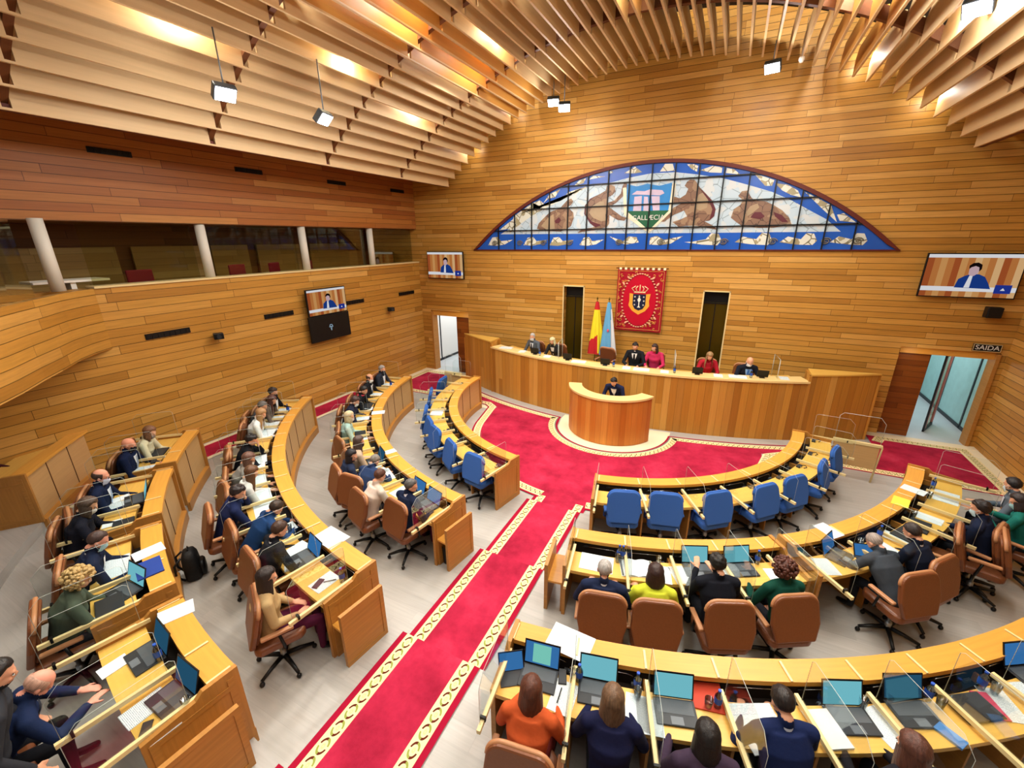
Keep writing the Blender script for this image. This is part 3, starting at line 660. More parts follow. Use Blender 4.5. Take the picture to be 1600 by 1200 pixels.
# narrow carpet along the left wall, stepping with the terraces
t = empty('wall_runner', (0, 0, 0), label='narrow red carpet strip with cream edges beside the left plank wall', cat='carpet')
ys = [(10.95, 0)]
for k in (1, 2, 3, 4, 5):
    y = CY-RINGS[k][0]*math.cos(R(RINGS[k][1])); ys += [(y, .15*(k-1)), (y, .15*k)]
ys += [(1.0, .75)]
mb = MB(); runner(mb, [(y+.01, z+.014) for y, z in ys], -7.85, [.12, .62, .12], [1, 0, 1]); mb.build('pile', [M['carpet'], M['cream']], t)
# ------------------------------------------------------------------ president's dais and speaker's podium
DC, DR_ = 22.92, 11.6
def dang(x): return math.degrees(math.asin(x/DR_))
t = empty('presidential_dais', (0, 0, 0), label='long curved wooden dais of vertical planks below the arched window', cat='dais')
def sec(mb, a0, a1, prof, mi=0, n=30, caps=True): return mb.arc(0, DC, DR_, prof, a0, a1, n, mi, caps)
A0, A1, AM = dang(-6.05), dang(6.05), dang(4.5)
# front: outward side of the arc is the smaller radius of the far centre -> s positive towards the hall
sec(MB(), -AM, AM, [(-.10, 0), (0, 0), (0, 1.55), (-.10, 1.55)]).build('front_panel', M['dais'], t)
for s in (-1, 1):
    a0, a1 = sorted((s*AM, s*dang(6.05)))
    sec(MB(), a0, a1, [(-.12, 0), (0, 0), (0, 1.74), (-.12, 1.74)], n=8).build('wing_panel', M['dais'], t)
    # triangular wing top
    P = [pp for pp in [(DR_*math.sin(R(a)), DC-DR_*math.cos(R(a))) for a in (np.linspace(AM, dang(6.05), 9))]] + [(4.5, 12.85)]
    P = [(s*x, y-.02) for x, y in P]
    if s < 0: P = P[::-1]
    MB().prism(P, 1.74, 1.78).build('wing_top', M['yellow'], t)
    mb = MB(); x0, x1 = sorted((s*6.0, s*6.06)); mb.box(x0, x1, 13.0, YB-.02, 0, 1.6); mb.build('end_panel', M['dais'], t)
    mb = MB(); x0, x1 = sorted((s*4.46, s*4.52)); mb.box(x0, x1, 12.2, 12.85, 0, 1.74); mb.build('wing_side', M['dais'], t)
sec(MB(), -AM, AM, [(-.42, 1.55), (.03, 1.55), (.03, 1.60), (-.42, 1.60)]).build('ledge', M['daistop'], t)
sec(MB(), -AM, AM, [(-.95, 1.43), (-.42, 1.43), (-.42, 1.47), (-.95, 1.47)]).build('worktop', M['yellow'], t)
sec(MB(), -AM, AM, [(-.44, .75), (-.40, .75), (-.40, 1.55), (-.44, 1.55)]).build('inner_panel', M['under'], t)
mb = MB(); xs = [-6+12*i/40 for i in range(41)]
for a, b in zip(xs, xs[1:]):
    ya, yb = DC-math.sqrt(11.5**2-a*a), DC-math.sqrt(11.5**2-b*b)
    mb.face([(a, ya, .75), (b, yb, .75), (b, YB-.02, .75), (a, YB-.02, .75)])
mb.build('platform', M['floor'], t)
PC = (-.03, 11.0)
t = empty('speaker_podium', (PC[0], PC[1], 0), label='semicircular wooden speaker podium of vertical planks in front of the dais', cat='podium')
MB().arc(0, 0, 1.18, [(-.06, .02), (0, .02), (0, 1.20), (-.06, 1.20)], -76, 66, 30).build('front_panel', M['podium'], t)
MB().arc(0, 0, 1.18, [(-.32, 1.20), (.03, 1.20), (.03, 1.25), (-.32, 1.25)], -77, 67, 30).build('ledge', M['daistop'], t)
MB().arc(0, 0, 1.18, [(-.75, 1.02), (-.30, 1.02), (-.30, 1.05), (-.75, 1.05)], -50, 45, 20).build('worktop', M['yellow'], t)
MB().arc(0, 0, 1.18, [(-.31, 0.02), (-.29, 0.02), (-.29, 1.2), (-.31, 1.2)], -60, 55, 20).build('inner_panel', M['under'], t)

# ------------------------------------------------------------------ rings of desks
def RM(r, a, z=0): return Matrix.Translation(pol(r, a, z)) @ Matrix.Rotation(R(a), 4, 'Z')
def desk(k, a0, a1, bounds, label, aisle=None):
    r0 = RINGS[k][0]; tz = TIER[k]; n = max(6, int(abs(a1-a0)*.7))
    t = empty('curved_desk', pol(r0, (a0+a1)/2, tz), 0, label=label, cat='desk')
    inv = Matrix.Translation(-pol(r0, (a0+a1)/2, tz))
    def A(prof, name, mat, a=a0, b=a1):
        mb = MB(); mb.arc(0, CY, r0, [(s, z+tz) for s, z in prof], a, b, n); mb.v = [tuple(inv @ Vector(v)) for v in mb.v]
        return mb.build(name, mat, t)
    A([(.02, -.15), (.07, -.15), (.07, .80), (.02, .80)], 'front_panel', M['panel'])
    A([(-.05, -.15), (.02, -.15), (.02, .04), (-.05, .02)], 'plinth', M['end'])
    A([(-.03, .80), (.19, .80), (.19, .85), (-.03, .85)], 'ledge', M['ledge'])
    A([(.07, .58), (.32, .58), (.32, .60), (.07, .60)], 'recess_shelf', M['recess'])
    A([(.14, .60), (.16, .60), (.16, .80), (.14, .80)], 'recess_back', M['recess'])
    A([(.31, .69), (.67, .69), (.67, .735), (.31, .735)], 'worktop', M['yellow'])
    A([(.31, .55), (.33, .55), (.33, .69), (.31, .69)], 'apron', M['under'])
    seam = MB(); L = [a0+(a1-a0)*i/max(2, round(abs(a1-a0)*math.pi/180*r0/.62)) for i in range(1, max(2, round(abs(a1-a0)*math.pi/180*r0/.62)))]
    for b in L: seam.box(-.006, .006, -.021, -.012, -.1, .80, inv @ RM(r0, b, tz))
    seam.build('panel_seams', M['under'], t)
    for b in bounds:
        if a0+.5 < b < a1-.5:
            mb = MB(); mb.box(-.012, .012, -.62, -.10, 0, .69, inv @ RM(r0, b, tz)); mb.build('divider', M['end'], t)
    for b, sg in ((a0, -1), (a1, 1)):
        mb = MB(); mt = inv @ RM(r0, b, tz); x0, x1 = sorted((sg*.001, sg*.045))
        pr = [(-.03, .0), (.68, .0), (.68, .79), (.30, .82), (.24, .87), (-.03, .87)]
        for xx in (x0, x1): mb.face([mt @ Vector((xx, -s, z)) for s, z in pr], [(z, s) for s, z in pr])
        for i in range(len(pr)):
            j = (i+1) % len(pr); mb.face([mt @ Vector((x0, -pr[i][0], pr[i][1])), mt @ Vector((x1, -pr[i][0], pr[i][1])), mt @ Vector((x1, -pr[j][0], pr[j][1])), mt @ Vector((x0, -pr[j][0], pr[j][1]))])
        q = sorted((sg*.045, sg*.052))
        for (s0, s1, z0, z1) in ((.02, .07, .06, .80), (.58, .64, .06, .74), (.07, .58, .06, .11), (.07, .58, .68, .73)): mb.box(q[0], q[1], -s1, -s0, z0, z1, mt)
        mb.build('end_panel', M['end'], t)
    return t
def side_shelf(k, a, sg, label):
    # low panel standing off the aisle end of a desk, with a shelf between
    r0 = RINGS[k][0]; tz = TIER[k]
    t = empty('side_shelf', pol(r0, a, tz), R(a), label=label, cat='side shelf', group='low shelves at the aisle ends of the desks')
    x0, x1 = sorted((sg*.24, sg*.28)); mb = MB(); mb.box(x0, x1, -.66, -.10, 0, .72)
    q = sorted((sg*.28, sg*.286))
    for (s0, s1, z0, z1) in ((.10, .15, 0, .72), (.61, .66, 0, .72), (.15, .61, 0, .06), (.15, .61, .67, .72)): mb.box(q[0], q[1], -s1, -s0, z0, z1)
    mb.build('side_panel', M['end'], t)
    x0, x1 = sorted((sg*.054, sg*.24)); MB().box(x0, x1, -.64, -.12, .44, .47).build('shelf', M['ledge'], t)
    x0, x1 = sorted((sg*.054, sg*.07)); MB().box(x0, x1, -.64, -.12, 0, .44).build('foot_panel', M['end'], t)
    return t
def bnd(a0, step, n): return [a0+step*i for i in range(n)]
B1R = bnd(10.9, 9.25, 9); B1L = [-12.2-8.75*i for i in range(10)]
B2Ra = [9.4, 15.5, 20.8, 26.6, 32.4]; B2Rb = [36.5, 44.2, 50.0, 56.0, 62.0, 67.4, 73.5]
B2L = [-9.4, -15.8, -20.8, -28.0, -34.5, -41, -47.5, -54, -60.8, -69.8, -78]
B3R = [7.0+4.5*i for i in range(10)]; B3L = [-7.9, -12.4, -16.9, -21.3, -25.6, -29.6, -33.8, -38.8, -43.2, -47.6, -50.6, -53.6, -59]
B4 = [[-46.1, -40.2, -37.4], [-35.9, -30.0, -27.2], [-25.2, -19.8, -16.6], [-14.4, -9.4, -6.7]]
desk(1, 10.5, 84.4, B1R, 'empty front row desk with blue chairs, curving right of the central aisle')
desk(1, -90.5, -12.2, B1L, 'empty front row desk with blue chairs, curving left of the central aisle')
desk(2, 9.0, 34.5, B2Ra, 'second row desk right of the aisle, where the person in lime yellow sits')
desk(2, 36.3, 74.2, B2Rb, 'second row desk on the far right, curving towards the exit door')
desk(2, -78.6, -9.3, B2L, 'second row curved desk left of the central aisle')
desk(3, 7.0, 60, B3R, 'third row curved desk at the bottom right with many open laptops')
desk(3, -59.8, -7.8, B3L, 'third row curved desk on the left with cream front panels')
desk(4, -46.1, -37.5, B4[0], 'short raised desk of the back row by the left wall, farthest from the aisle')
desk(4, -35.9, -27.0, B4[1], 'short back row desk in front of the person with a bald head and glasses')
desk(4, -25.2, -16.4, B4[2], 'short back row desk behind the black backpack on the floor')
desk(4, -14.4, -6.6, B4[3], 'short back row desk at the bottom left corner beside the aisle')
desk(5, -60, -38.6, [-42], 'tall outermost desk cut off by the left edge of the photo')
side_shelf(2, -9.3, 1, 'low side shelf with papers at the aisle end of the second row left desk')
side_shelf(3, -7.8, 1, 'low side shelf at the aisle end of the third row left desk')
side_shelf(4, -6.6, 1, 'low side shelf at the aisle end of the back row, bottom edge of photo')
side_shelf(2, 9.0, -1, 'low side shelf at the aisle end of the second row right desk')

# ------------------------------------------------------------------ chairs
def make_chair(mat, matd, edge, cat):
    t = empty('swivel_chair', (0, 0, 0), cat=cat)
    for i in range(5):
        a = 2*math.pi*i/5+.3; d = Vector((math.cos(a), math.sin(a), 0))
        mb = MB(); mb.tube([d*.03+Vector((0, 0, .115)), d*.16+Vector((0, 0, .105)), d*.31+Vector((0, 0, .075))], [.028, .024, .018], 6)
        lg = mb.build('leg', M['black'], t)
        MB().ell(tuple(d*.31+Vector((0, 0, .03))), (.028, .028, .03), 8, 5).build('caster', M['black'], lg)
    mb = MB(); mb.revolve([(.035, .08), (.035, .2), (.022, .2), (.022, .42)], 10); mb.build('gas_column', M['steel'], t)
    o = MB().box(-.13, .13, -.14, .14, .40, .43).build('tilt_plate', M['black'], t)
    pl = [(-.25, -.20), (-.20, -.25), (.20, -.25), (.25, -.20), (.24, .20), (.18, .26), (-.18, .26), (-.24, .20)]
    bev(MB().prism(pl, .43, .54).build('seat', [mat], t), .035, 3)
    # backrest: rounded shield, light rolled edge
    out = []
    W, Hh, rr = .265, .52, .12
    for cx, cz, a0 in ((W-rr-.01, Hh-rr, 0), (-(W-rr-.01), Hh-rr, 90)):
        for i in range(7): a = R(a0+15*i); out.append((cx+rr*math.cos(a), cz+rr*math.sin(a)))
    out += [(-W-.005, .20), (-.22, .0), (.22, .0), (W+.005, .20)]
    mt = Matrix.Translation((0, -.235, .54)) @ Matrix.Rotation(R(-15), 4, 'X') @ Matrix(((1, 0, 0, 0), (0, 0, -1, 0), (0, 1, 0, 0), (0, 0, 0, 1)))
    mb = MB(); mb.prism(out, -.005, .055, mt); bev(mb.build('backrest', [matd], t), .02, 2)
    mb = MB(); ed = [(x*1.0, z) for x, z in out]; cn = [(x, z) for x, z in ed]
    mb.tube([mt @ Vector((x*.97, z*.985+.006, .012)) for x, z in cn[:-4]], .022, 7); mb.build('edge_roll', [edge], t)
    mb = MB(); inn = [(x*.88, .03+z*.93) for x, z in out]; mb.prism(inn, -.035, 0, mt); bev(mb.build('back_cushion', [mat], t), .02, 2)
    for s in (-1, 1):
        ar = MB().box(s*.27-.028, s*.27+.028, -.17, .14, .665, .70).build('armrest', [edge if mat != M['blue'] else mat], t); bev(ar, .012, 2)
        mb = MB(); mb.tube([(s*.2, .02, .44), (s*.275, .03, .47), (s*.275, .0, .66)], .016, 6); mb.build('arm_support', M['black'] if mat != M['blue'] else M['blue_d'], ar)
    return t
CH = {'brown': make_chair(M['leather'], M['leather'], M['piping'], 'chair'), 'blue': make_chair(M['blue'], M['blue'], M['blue'], 'chair')}
used = {}
def first_or_copy(proto_key, protos, loc, rz, label, group=None, name=None):
    p = protos[proto_key]
    if p.name not in used:
        used[p.name] = 1; reg(p); PROTO_PENDING.append((p, loc, rz, label, group)); return p
    return copy_tree(p, None, loc, rz, label, group)
PROTO_PENDING = []
def settle():
    for p, loc, rz, label, group in PROTO_PENDING:
        p.location = loc; p.rotation_euler = (0, 0, rz); p['label'] = label
        if group: p['group'] = group
def chair(kind, x, y, z, rz, label, group): return first_or_copy(kind, CH, (x, y, z), rz, label, group)

# ------------------------------------------------------------------ things on the desks
PR = {}
def laptop_proto(key, scr):
    t = empty('laptop', (0, 0, 0), cat='laptop')
    bev(MB().box(-.17, .17, -.115, .115, 0, .016).build('keyboard_base', M['dgrey'], t), .004, 1)
    MB().box(-.15, .15, -.02, .10, .0162, .018).build('keys', M['keys'], t)
    MB().box(-.05, .05, -.105, -.04, .0162, .0175).build('touchpad', M['grey'], t)
    mt = Matrix.Translation((0, .118, .014)) @ Matrix.Rotation(R(72), 4, 'X')
    lid = MB().box(-.17, .17, 0, .225, -.008, 0, mt).build('lid', M['black'], t)
    mt2 = Matrix.Translation((0, .118, .014)) @ Matrix.Rotation(R(72), 4, 'X')
    MB().box(-.158, .158, .012, .212, .0005, .002, mt2).build('screen', M[scr], lid)
    if key == 'laptop_page': MB().box(-.085, .085, .025, .2, .002, .003, mt2).build('open_page', M['screen_g'], lid)
    PR[key] = t
laptop_proto('laptop', 'screen_c'); laptop_proto('laptop_page', 'screen_b'); laptop_proto('laptop_dim', 'screen_d'); laptop_proto('laptop_blue', 'screen_b')
t = empty('laptop', cat='laptop'); bev(MB().box(-.17, .17, -.115, .115, 0, .012).build('keyboard_base', M['black'], t), .004, 1); bev(MB().box(-.17, .17, -.115, .115, .013, .024).build('lid', M['dgrey'], t), .004, 1); PR['closed'] = t
t = empty('tablet', cat='tablet'); mt = Matrix.Rotation(R(55), 4, 'X')
bev(MB().box(-.12, .12, 0, .17, -.008, 0, mt).build('case', M['black'], t), .003, 1); MB().box(-.108, .108, .012, .158, .0005, .002, mt).build('screen', M['screen_b'], t); MB().box(-.12, .12, -.14, 0, 0, .008).build('keyboard_cover', M['dgrey'], t); PR['tablet'] = t
def flatpaper(w, h, mat, name, th=.002):
    mb = MB(); uvf = None
    P = []
    mb.box(-w/2, w/2, -h/2, h/2, 0, th, uvf=lambda u: ((u[0]+w/2)/w, (u[1]+h/2)/h*h/.3)); return mb.build(name, mat)
def P_(key, o, cat): tag(o, cat=cat); PR[key] = o
P_('paper', flatpaper(.21, .297, M['paper'], 'paper_sheet'), 'paper'); P_('page', flatpaper(.21, .297, M['page'], 'paper_sheet'), 'paper')
P_('stack', flatpaper(.215, .30, M['blank'], 'paper_stack', .022), 'paper')
P_('wide', flatpaper(.42, .297, M['page'], 'spread_document'), 'document')
P_('red', flatpaper(.26, .34, M['red'], 'card_folder', .012), 'folder'); P_('pink', flatpaper(.13, .24, M['pink'], 'notebook', .012), 'notebook')
P_('bookblue', flatpaper(.34, .24, M['bookblue'], 'card_folder', .015), 'folder'); P_('yellowcard', flatpaper(.3, .2, M['yellowcard'], 'card_folder', .006), 'folder')
P_('notes', flatpaper(.15, .21, M['blank'], 'notepad', .006), 'notepad')
t = empty('open_booklet', cat='booklet')
for s in (-1, 1):
    mb = MB(); P = []
    for i in range(9):
        u = i/8; P.append([(s*u*.2, -.145, .004+.022*math.sin(math.pi*min(1, u*1.15))*.9), (s*u*.2, .145, .004+.022*math.sin(math.pi*min(1, u*1.15))*.9)])
    mb.grid(P, 0, True, uv=lambda i, j: (i/8, j*.97)); mb.build('page', M['page'], t)
MB().box(-.205, .205, -.15, .15, 0, .004).build('cover', M['offwhite'], t); PR['booklet'] = t
t = empty('water_bottle', cat='bottle'); MB().revolve([(.03, 0), (.032, .02), (.03, .07), (.032, .13), (.012, .17), (.012, .185)], 12).build('bottle_body', M['water'], t)
MB().revolve([(.0325, .06), (.0335, .09), (.0325, .125)], 12, cap=False).build('paper_label', M['bluelabel'], t); MB().revolve([(.014, .18), (.014, .2)], 10).build('cap', M['bluelabel'], t); PR['bottle'] = t
o = MB().revolve([(.027, 0), (.036, .11), (.033, .11), (.025, .008)], 14, cap=True).build('drinking_glass', M['cup']); P_('glass', o, 'glass')
t = empty('mobile_phone', cat='phone'); bev(MB().box(-.037, .037, -.075, .075, 0, .008).build('case', M['black'], t), .003, 1); MB().box(-.033, .033, -.068, .068, .0082, .0088).build('screen', M['dgrey'], t); PR['phone'] = t
o = MB().tube([(-.07, 0, .006), (.07, .01, .006)], .005, 6).build('pen', M['black']); P_('pen', o, 'pen')
o = MB().box(-.05, .05, -.09, .09, 0, .02).build('cloth_face_mask', M['skyblue']); P_('mask', o, 'mask')
t = empty('gooseneck_microphone', cat='microphone')
MB().box(-.035, .035, -.03, .03, 0, .03).build('base', M['grey'], t); MB().tube([(0, 0, .03), (-.01, .0, .09), (-.08, -.01, .12), (-.40, -.015, .125)], .006, 6).build('arm', M['chrome'], t)
MB().ell((-.43, -.015, .125), (.04, .014, .014), 8, 6).build('microphone_head', M['black'], t); PR['mic'] = t
t = empty('desk_console', cat='console'); bev(MB().box(-.06, .06, -.035, .035, 0, .035).build('housing', M['dgrey'], t), .006, 1)
MB().tube([(.03, -.03, .03), (.06, -.08, .04), (.02, -.12, .03), (-.03, -.09, .02)], .008, 6).build('headset_band', M['black'], t); MB().box(-.04, 0, -.036, -.034, .008, .028).build('display', M['offwhite'], t); PR['console'] = t
t = empty('monitor', cat='monitor'); MB().box(-.13, .13, -.01, .01, .03, .22, Matrix.Rotation(R(-20), 4, 'X')).build('panel', M['black'], t); MB().box(-.06, .06, -.06, .06, 0, .015).build('stand', M['black'], t); PR['monitor'] = t
def item(key, r, a, z, dx, s, rz, label, group=None):
    # dx tangential (to the right seen from the seat), s radial distance from the front of the ring
    m = RM(r, a, z) @ Matrix.Translation((dx, -s, 0)); p = m.translation
    return first_or_copy(key, PR, tuple(p), R(a)+R(rz), label, group)
# acrylic screens on wooden rails between the seats
def make_screen():
    t = empty('acrylic_screen', cat='screen')
    mb = MB(); mb.box(-.010, .010, -.19, 0, .852, .862); mb.box(-.016, .016, -1.04, -.26, .775, .815); mb.build('wooden_rail', M['rail'], t)
    pts = [(-.33, .826), (-.33, 1.27), (-.36, 1.30), (-.90, 1.30), (-1.0, 1.2), (-1.0, .826)]
    mb = MB()
    for x in (-.003, .003): mb.face([(x, y, z) for y, z in pts])
    mb.build('acrylic_sheet', M['acrylic'], t, )
    mb = MB(); mb.tube([(0, y, z) for y, z in pts], .002, 4); mb.build('sheet_edge', M['acr_edge'], t)
    mb = MB(); mb.box(-.024, .024, -.95, -.93, .79, .84); mb.build('clamps', M['black'], t)
    PR['screen'] = t
make_screen()

def end_gate(a, label, L=1.25):
    r0 = 4.1; t = empty('end_gate', pol(r0, a, .15), R(a), label=label, cat='gate')
    mb = MB(); mb.box(-.02, .02, -.72-L, -.72, .30, .80); mb.build('wood_panel', M['panel'], t)
    mb = MB(); mb.box(-.03, .03, -.74-L, -.70, .80, .85); mb.tube([(0, -.74-L, .85), (0, -.76-L, .78), (0, -.72-L, 0)], .018, 8); mb.build('metal_frame', M['rail'], t)
    pts = [(-.72, .86), (-.72, 1.35), (-.78, 1.42), (-.62-L, 1.42), (-.72-L, 1.30), (-.72-L, .86)]; mb = MB(); mb.face([(0, y, z) for y, z in pts]); mb.build('acrylic_sheet', M['acrylic'], t)
    mb = MB(); mb.tube([(0, y, z) for y, z in pts], .004, 4); mb.build('sheet_edge', M['acr_edge'], t)
end_gate(85.0, 'low wooden gate panel with acrylic top at the right end of the front desk', .75)
end_gate(-91.5, 'low wooden gate panel at the far left end of the front desk', .6)
# ------------------------------------------------------------------ people
def cap_chain(pts, rads, n=10):
    mb = MB(); mb.tube(pts, rads, n)
    return mb
class Body:
    def __init__(s): s.mb = MB(); s.cap = []      # capsules used to colour the remeshed surface
    def limb(s, pts, rads, zone, sy=1.0, n=12):
        s.mb.tube(pts, rads, n, sy=sy)
        for p, r in zip(pts, rads): s.mb.ell(tuple(p), (r*.99, r*.99, r*.99), n, 8)
        for i in range(len(pts)-1): s.cap.append((Vector(pts[i]), Vector(pts[i+1]), rads[i], rads[i+1], zone))
    def ell(s, c, r, zone, mt=None):
        s.mb.ell(c, r, 18, 12, 0, mt); k = min(r)
        s.cap.append((Vector(c), Vector(c)+Vector((1e-4, 0, 0)), k, k, zone))
def hand(b, wrist, direc, palm_n, side, curl=.5):
    # five separate fingers and a thumb leaving the side of the palm
    d = Vector(direc).normalized(); n = Vector(palm_n).normalized(); n = (n-d*n.dot(d)).normalized(); w = d.cross(n)
    wrist = Vector(wrist); pc = wrist+d*.05
    mt = Matrix((w, d, n)).transposed()
    b.mb.ell(tuple(pc), (.040, .052, .017), 14, 8, 0, mt); b.cap.append((wrist, pc+d*.03, .03, .03, 0))
    L = [.070, .080, .074, .058]
    for i in range(4):
        o = (i-1.5)*.020
        base = wrist+d*.088+w*o*.95; e = base; c = 0
        pts = [base-d*.02]; dirn = d.copy()
        for k in range(3):
            c += curl*(.35+.25*k); dd = (d*math.cos(c)+n*math.sin(c)); e = e+dd*L[i]*(.45, .32, .23)[k]; pts.append(e.copy())
        b.limb(pts, [.0098, .0094, .0088, .0078], 0, n=8)
    tb = wrist+d*.025-w*.030*side
    t1 = tb+(d*.55-w*.8*side+n*.25).normalized()*.035; t2 = t1+(d*.95-w*.25*side+n*.4).normalized()*.032
    b.limb([wrist+d*.02-w*.01*side, tb, t1, t2], [.016, .0135, .0115, .0095], 0, n=8)
POSES = {
 # lean: spine points; head centre; bow and turn in degrees; arms as elbow, wrist, hand direction
 'write': dict(sp=[(0, -.02, .56), (0, .02, .72), (0, .09, .90), (0, .15, 1.03)], head=(0, .235, 1.185), bow=34, turn=0,
    arms=[((-.29, .22, .735), (-.14, .46, .715), (.35, .9, -.02)), ((.30, .23, .735), (.16, .44, .715), (-.25, .95, -.02))]),
 'type': dict(sp=[(0, -.03, .56), (0, -.02, .72), (0, .02, .91), (0, .06, 1.05)], head=(0, .115, 1.215), bow=18, turn=0,
    arms=[((-.30, .14, .735), (-.15, .42, .72), (.1, 1, -.05)), ((.30, .14, .735), (.15, .42, .715), (-.1, 1, -.05))]),
 'lean': dict(sp=[(0, .0, .56), (0, .10, .70), (0, .22, .85), (0, .31, .95)], head=(0, .42, 1.06), bow=55, turn=0,
    arms=[((-.31, .40, .73), (-.10, .60, .715), (.6, .75, 0)), ((.31, .42, .73), (.12, .62, .715), (-.4, .9, 0))]),
 'chin': dict(sp=[(0, -.02, .56), (0, .03, .72), (0, .11, .89), (0, .17, 1.02)], head=(.02, .255, 1.17), bow=30, turn=-12,
    arms=[((-.25, .38, .73), (-.09, .33, 1.0), (.25, .0, 1)), ((.30, .30, .735), (.14, .50, .715), (-.45, .9, 0))]),
 'phone': dict(sp=[(0, -.03, .56), (0, -.01, .72), (0, .04, .91), (0, .09, 1.05)], head=(0, .15, 1.21), bow=28, turn=8,
    arms=[((-.27, .20, .735), (-.10, .42, .93), (.2, .75, .35)), ((.27, .16, .80), (.12, .44, .86), (-.3, .9, .3))]),
 'rest': dict(sp=[(0, -.05, .56), (0, -.07, .72), (0, -.06, .91), (0, -.04, 1.05)], head=(0, .01, 1.215), bow=16, turn=0,
    arms=[((-.27, -.02, .79), (-.11, .20, .68), (.5, .8, -.1)), ((.27, -.02, .79), (.12, .22, .68), (-.6, .7, -.1))]),
 'turn': dict(sp=[(0, -.03, .56), (0, .0, .72), (0, .04, .91), (0, .08, 1.05)], head=(.02, .14, 1.21), bow=20, turn=-38,
    arms=[((-.29, .18, .735), (-.14, .44, .715), (.2, 1, 0)), ((.31, .12, .735), (.20, .38, .715), (-.1, 1, 0))]),
 'stand': dict(sp=[(0, 0, .93), (0, .04, 1.10), (0, .12, 1.27), (0, .20, 1.38)], head=(0, .30, 1.52), bow=30, turn=-10, stand=True,
    arms=[((-.27, .24, 1.12), (-.20, .42, 1.08), (.1, 1, -.2)), ((.27, .24, 1.12), (.20, .42, 1.08), (-.1, 1, -.2))]),
}
POSES['standdown'] = dict(sp=[(0, 0, .93), (0, .04, 1.10), (0, .10, 1.27), (0, .16, 1.38)], head=(0, .22, 1.53), bow=25, turn=0, stand=True,
    arms=[((-.30, .08, 1.10), (-.29, .22, .86), (.1, .5, -1)), ((.30, .08, 1.10), (.29, .22, .86), (-.1, .5, -1))])
def head_matrix(ps):
    return Matrix.Translation(ps['head']) @ Matrix.Rotation(R(ps['turn']), 4, 'Z') @ Matrix.Rotation(-R(ps['bow']), 4, 'X')
BODY = {}
def torso_frame(ps, slim=1.0):
    sp = [Vector(p) for p in ps['sp']]
    W = [(.175, .13), (.17, .125), (.205, .135), (.165, .10)]
    return sp, [(a*slim, b) for a, b in W]
def make_body(key, female=False):
    ps = POSES[key]; b = Body(); slim = .9 if female else 1.0
    sp, W = torso_frame(ps, slim)
    # torso as stacked ellipses following the spine
    rings = []; pts = []
    n = 9
    for i in range(n+1):
        u = i/n*(len(sp)-1); k = min(int(u), len(sp)-2); f = u-k
        p = sp[k].lerp(sp[k+1], f); w = W[k][0]*(1-f)+W[k+1][0]*f; d = W[k][1]*(1-f)+W[k+1][1]*f
        t = (sp[k+1]-sp[k]).normalized(); fw = Vector((0, 1, 0)); fw = (fw-t*fw.dot(t)).normalized(); rt = Vector((1, 0, 0))
        if female and i in (5, 6): d *= 1.12
        rings.append([p+rt*w*math.cos(a)+fw*d*math.sin(a) for a in [2*math.pi*j/20 for j in range(20)]])
    b.mb.rings(rings, 0, True)
    for i in range(len(sp)-1): b.cap.append((sp[i], sp[i+1], .13, .13, 1))
    b.ell(tuple(sp[0]), (.17*slim, .14, .12), 2 if not ps.get('stand') else 2)
    nb = sp[-1]; hd = Vector(ps['head'])
    # shoulders
    sh = []
    for s in (-1, 1):
        p = nb+Vector((s*.20*slim, -.005, -.035)); sh.append(p)
        b.limb([nb+Vector((s*.05, 0, .0)), nb+Vector((s*.12*slim, 0, -.012)), p], [.066, .066, .066*slim], 1)
    # neck and head
    hm = head_matrix(ps); nk = hm @ Vector((0, -.035, -.095))
    b.limb([nb+Vector((0, .0, -.01)), nb.lerp(nk, .6), nk], [.058, .054, .052], 0)
    hmr = hm.to_3x3()
    def H(c, r): b.mb.ell(tuple(hm @ Vector(c)), r, 20, 14, 0, hmr); b.cap.append((hm @ Vector(c), hm @ Vector(c)+Vector((1e-4, 0, 0)), min(r), min(r), 0))
    H((0, -.012, .03), (.074, .092, .088)); H((0, .022, -.03), (.062, .068, .078)); H((0, .045, -.078), (.034, .034, .028))
    H((0, .088, -.012), (.013, .02, .026)); H((0, .070, .022), (.055, .022, .014)); H((0, .078, -.055), (.025, .014, .010))
    for s in (-1, 1): H((s*.076, -.008, -.008), (.010, .018, .030)); H((s*.034, .066, -.022), (.022, .016, .018))
    # arms
    for i, (el, wr, hdir) in enumerate(ps['arms']):
        s = (-1, 1)[i]; el = Vector(el); wr = Vector(wr)
        el.x *= slim
        b.limb([sh[i], sh[i].lerp(el, .5), el], [.062, .056, .050], 1)
        b.limb([el, el.lerp(wr, .5), el.lerp(wr, .92)], [.050, .045, .036], 1)
        b.limb([el.lerp(wr, .85), wr], [.026, .023], 0)
        hand(b, wr, hdir, (0, 0, -1) if abs(Vector(hdir).normalized().z) < .6 else (.2, 1, 0), s, .45)
    # legs
    for s in (-1, 1):
        if ps.get('stand'):
            hp = sp[0]+Vector((s*.09, 0, -.03)); kn = Vector((s*.10, .03, .50)); an = Vector((s*.10, -.02, .09)); toe = Vector((s*.12, .16, .04))
        else:
            hp = sp[0]+Vector((s*.09, .03, -.02)); kn = Vector((s*.12, .42, .50)); an = Vector((s*.12, .40, .10)); toe = Vector((s*.13, .56, .045))
        b.limb([hp, hp.lerp(kn, .5), kn], [.088*slim, .078, .058], 2)
        b.limb([kn, kn.lerp(an, .35), an], [.057, .054, .038], 2)
        b.limb([an, an.lerp(toe, .5)+Vector((0, 0, -.01)), toe], [.036, .036, .028], 3)
    me = b.mb.mesh('body_raw', [M['black']], merge=False)
    o = bpy.data.objects.new('tmp', me); COL.objects.link(o)
    rm = o.modifiers.new('r', 'REMESH'); rm.mode = 'VOXEL'; rm.voxel_size = .0105; rm.use_smooth_shade = True
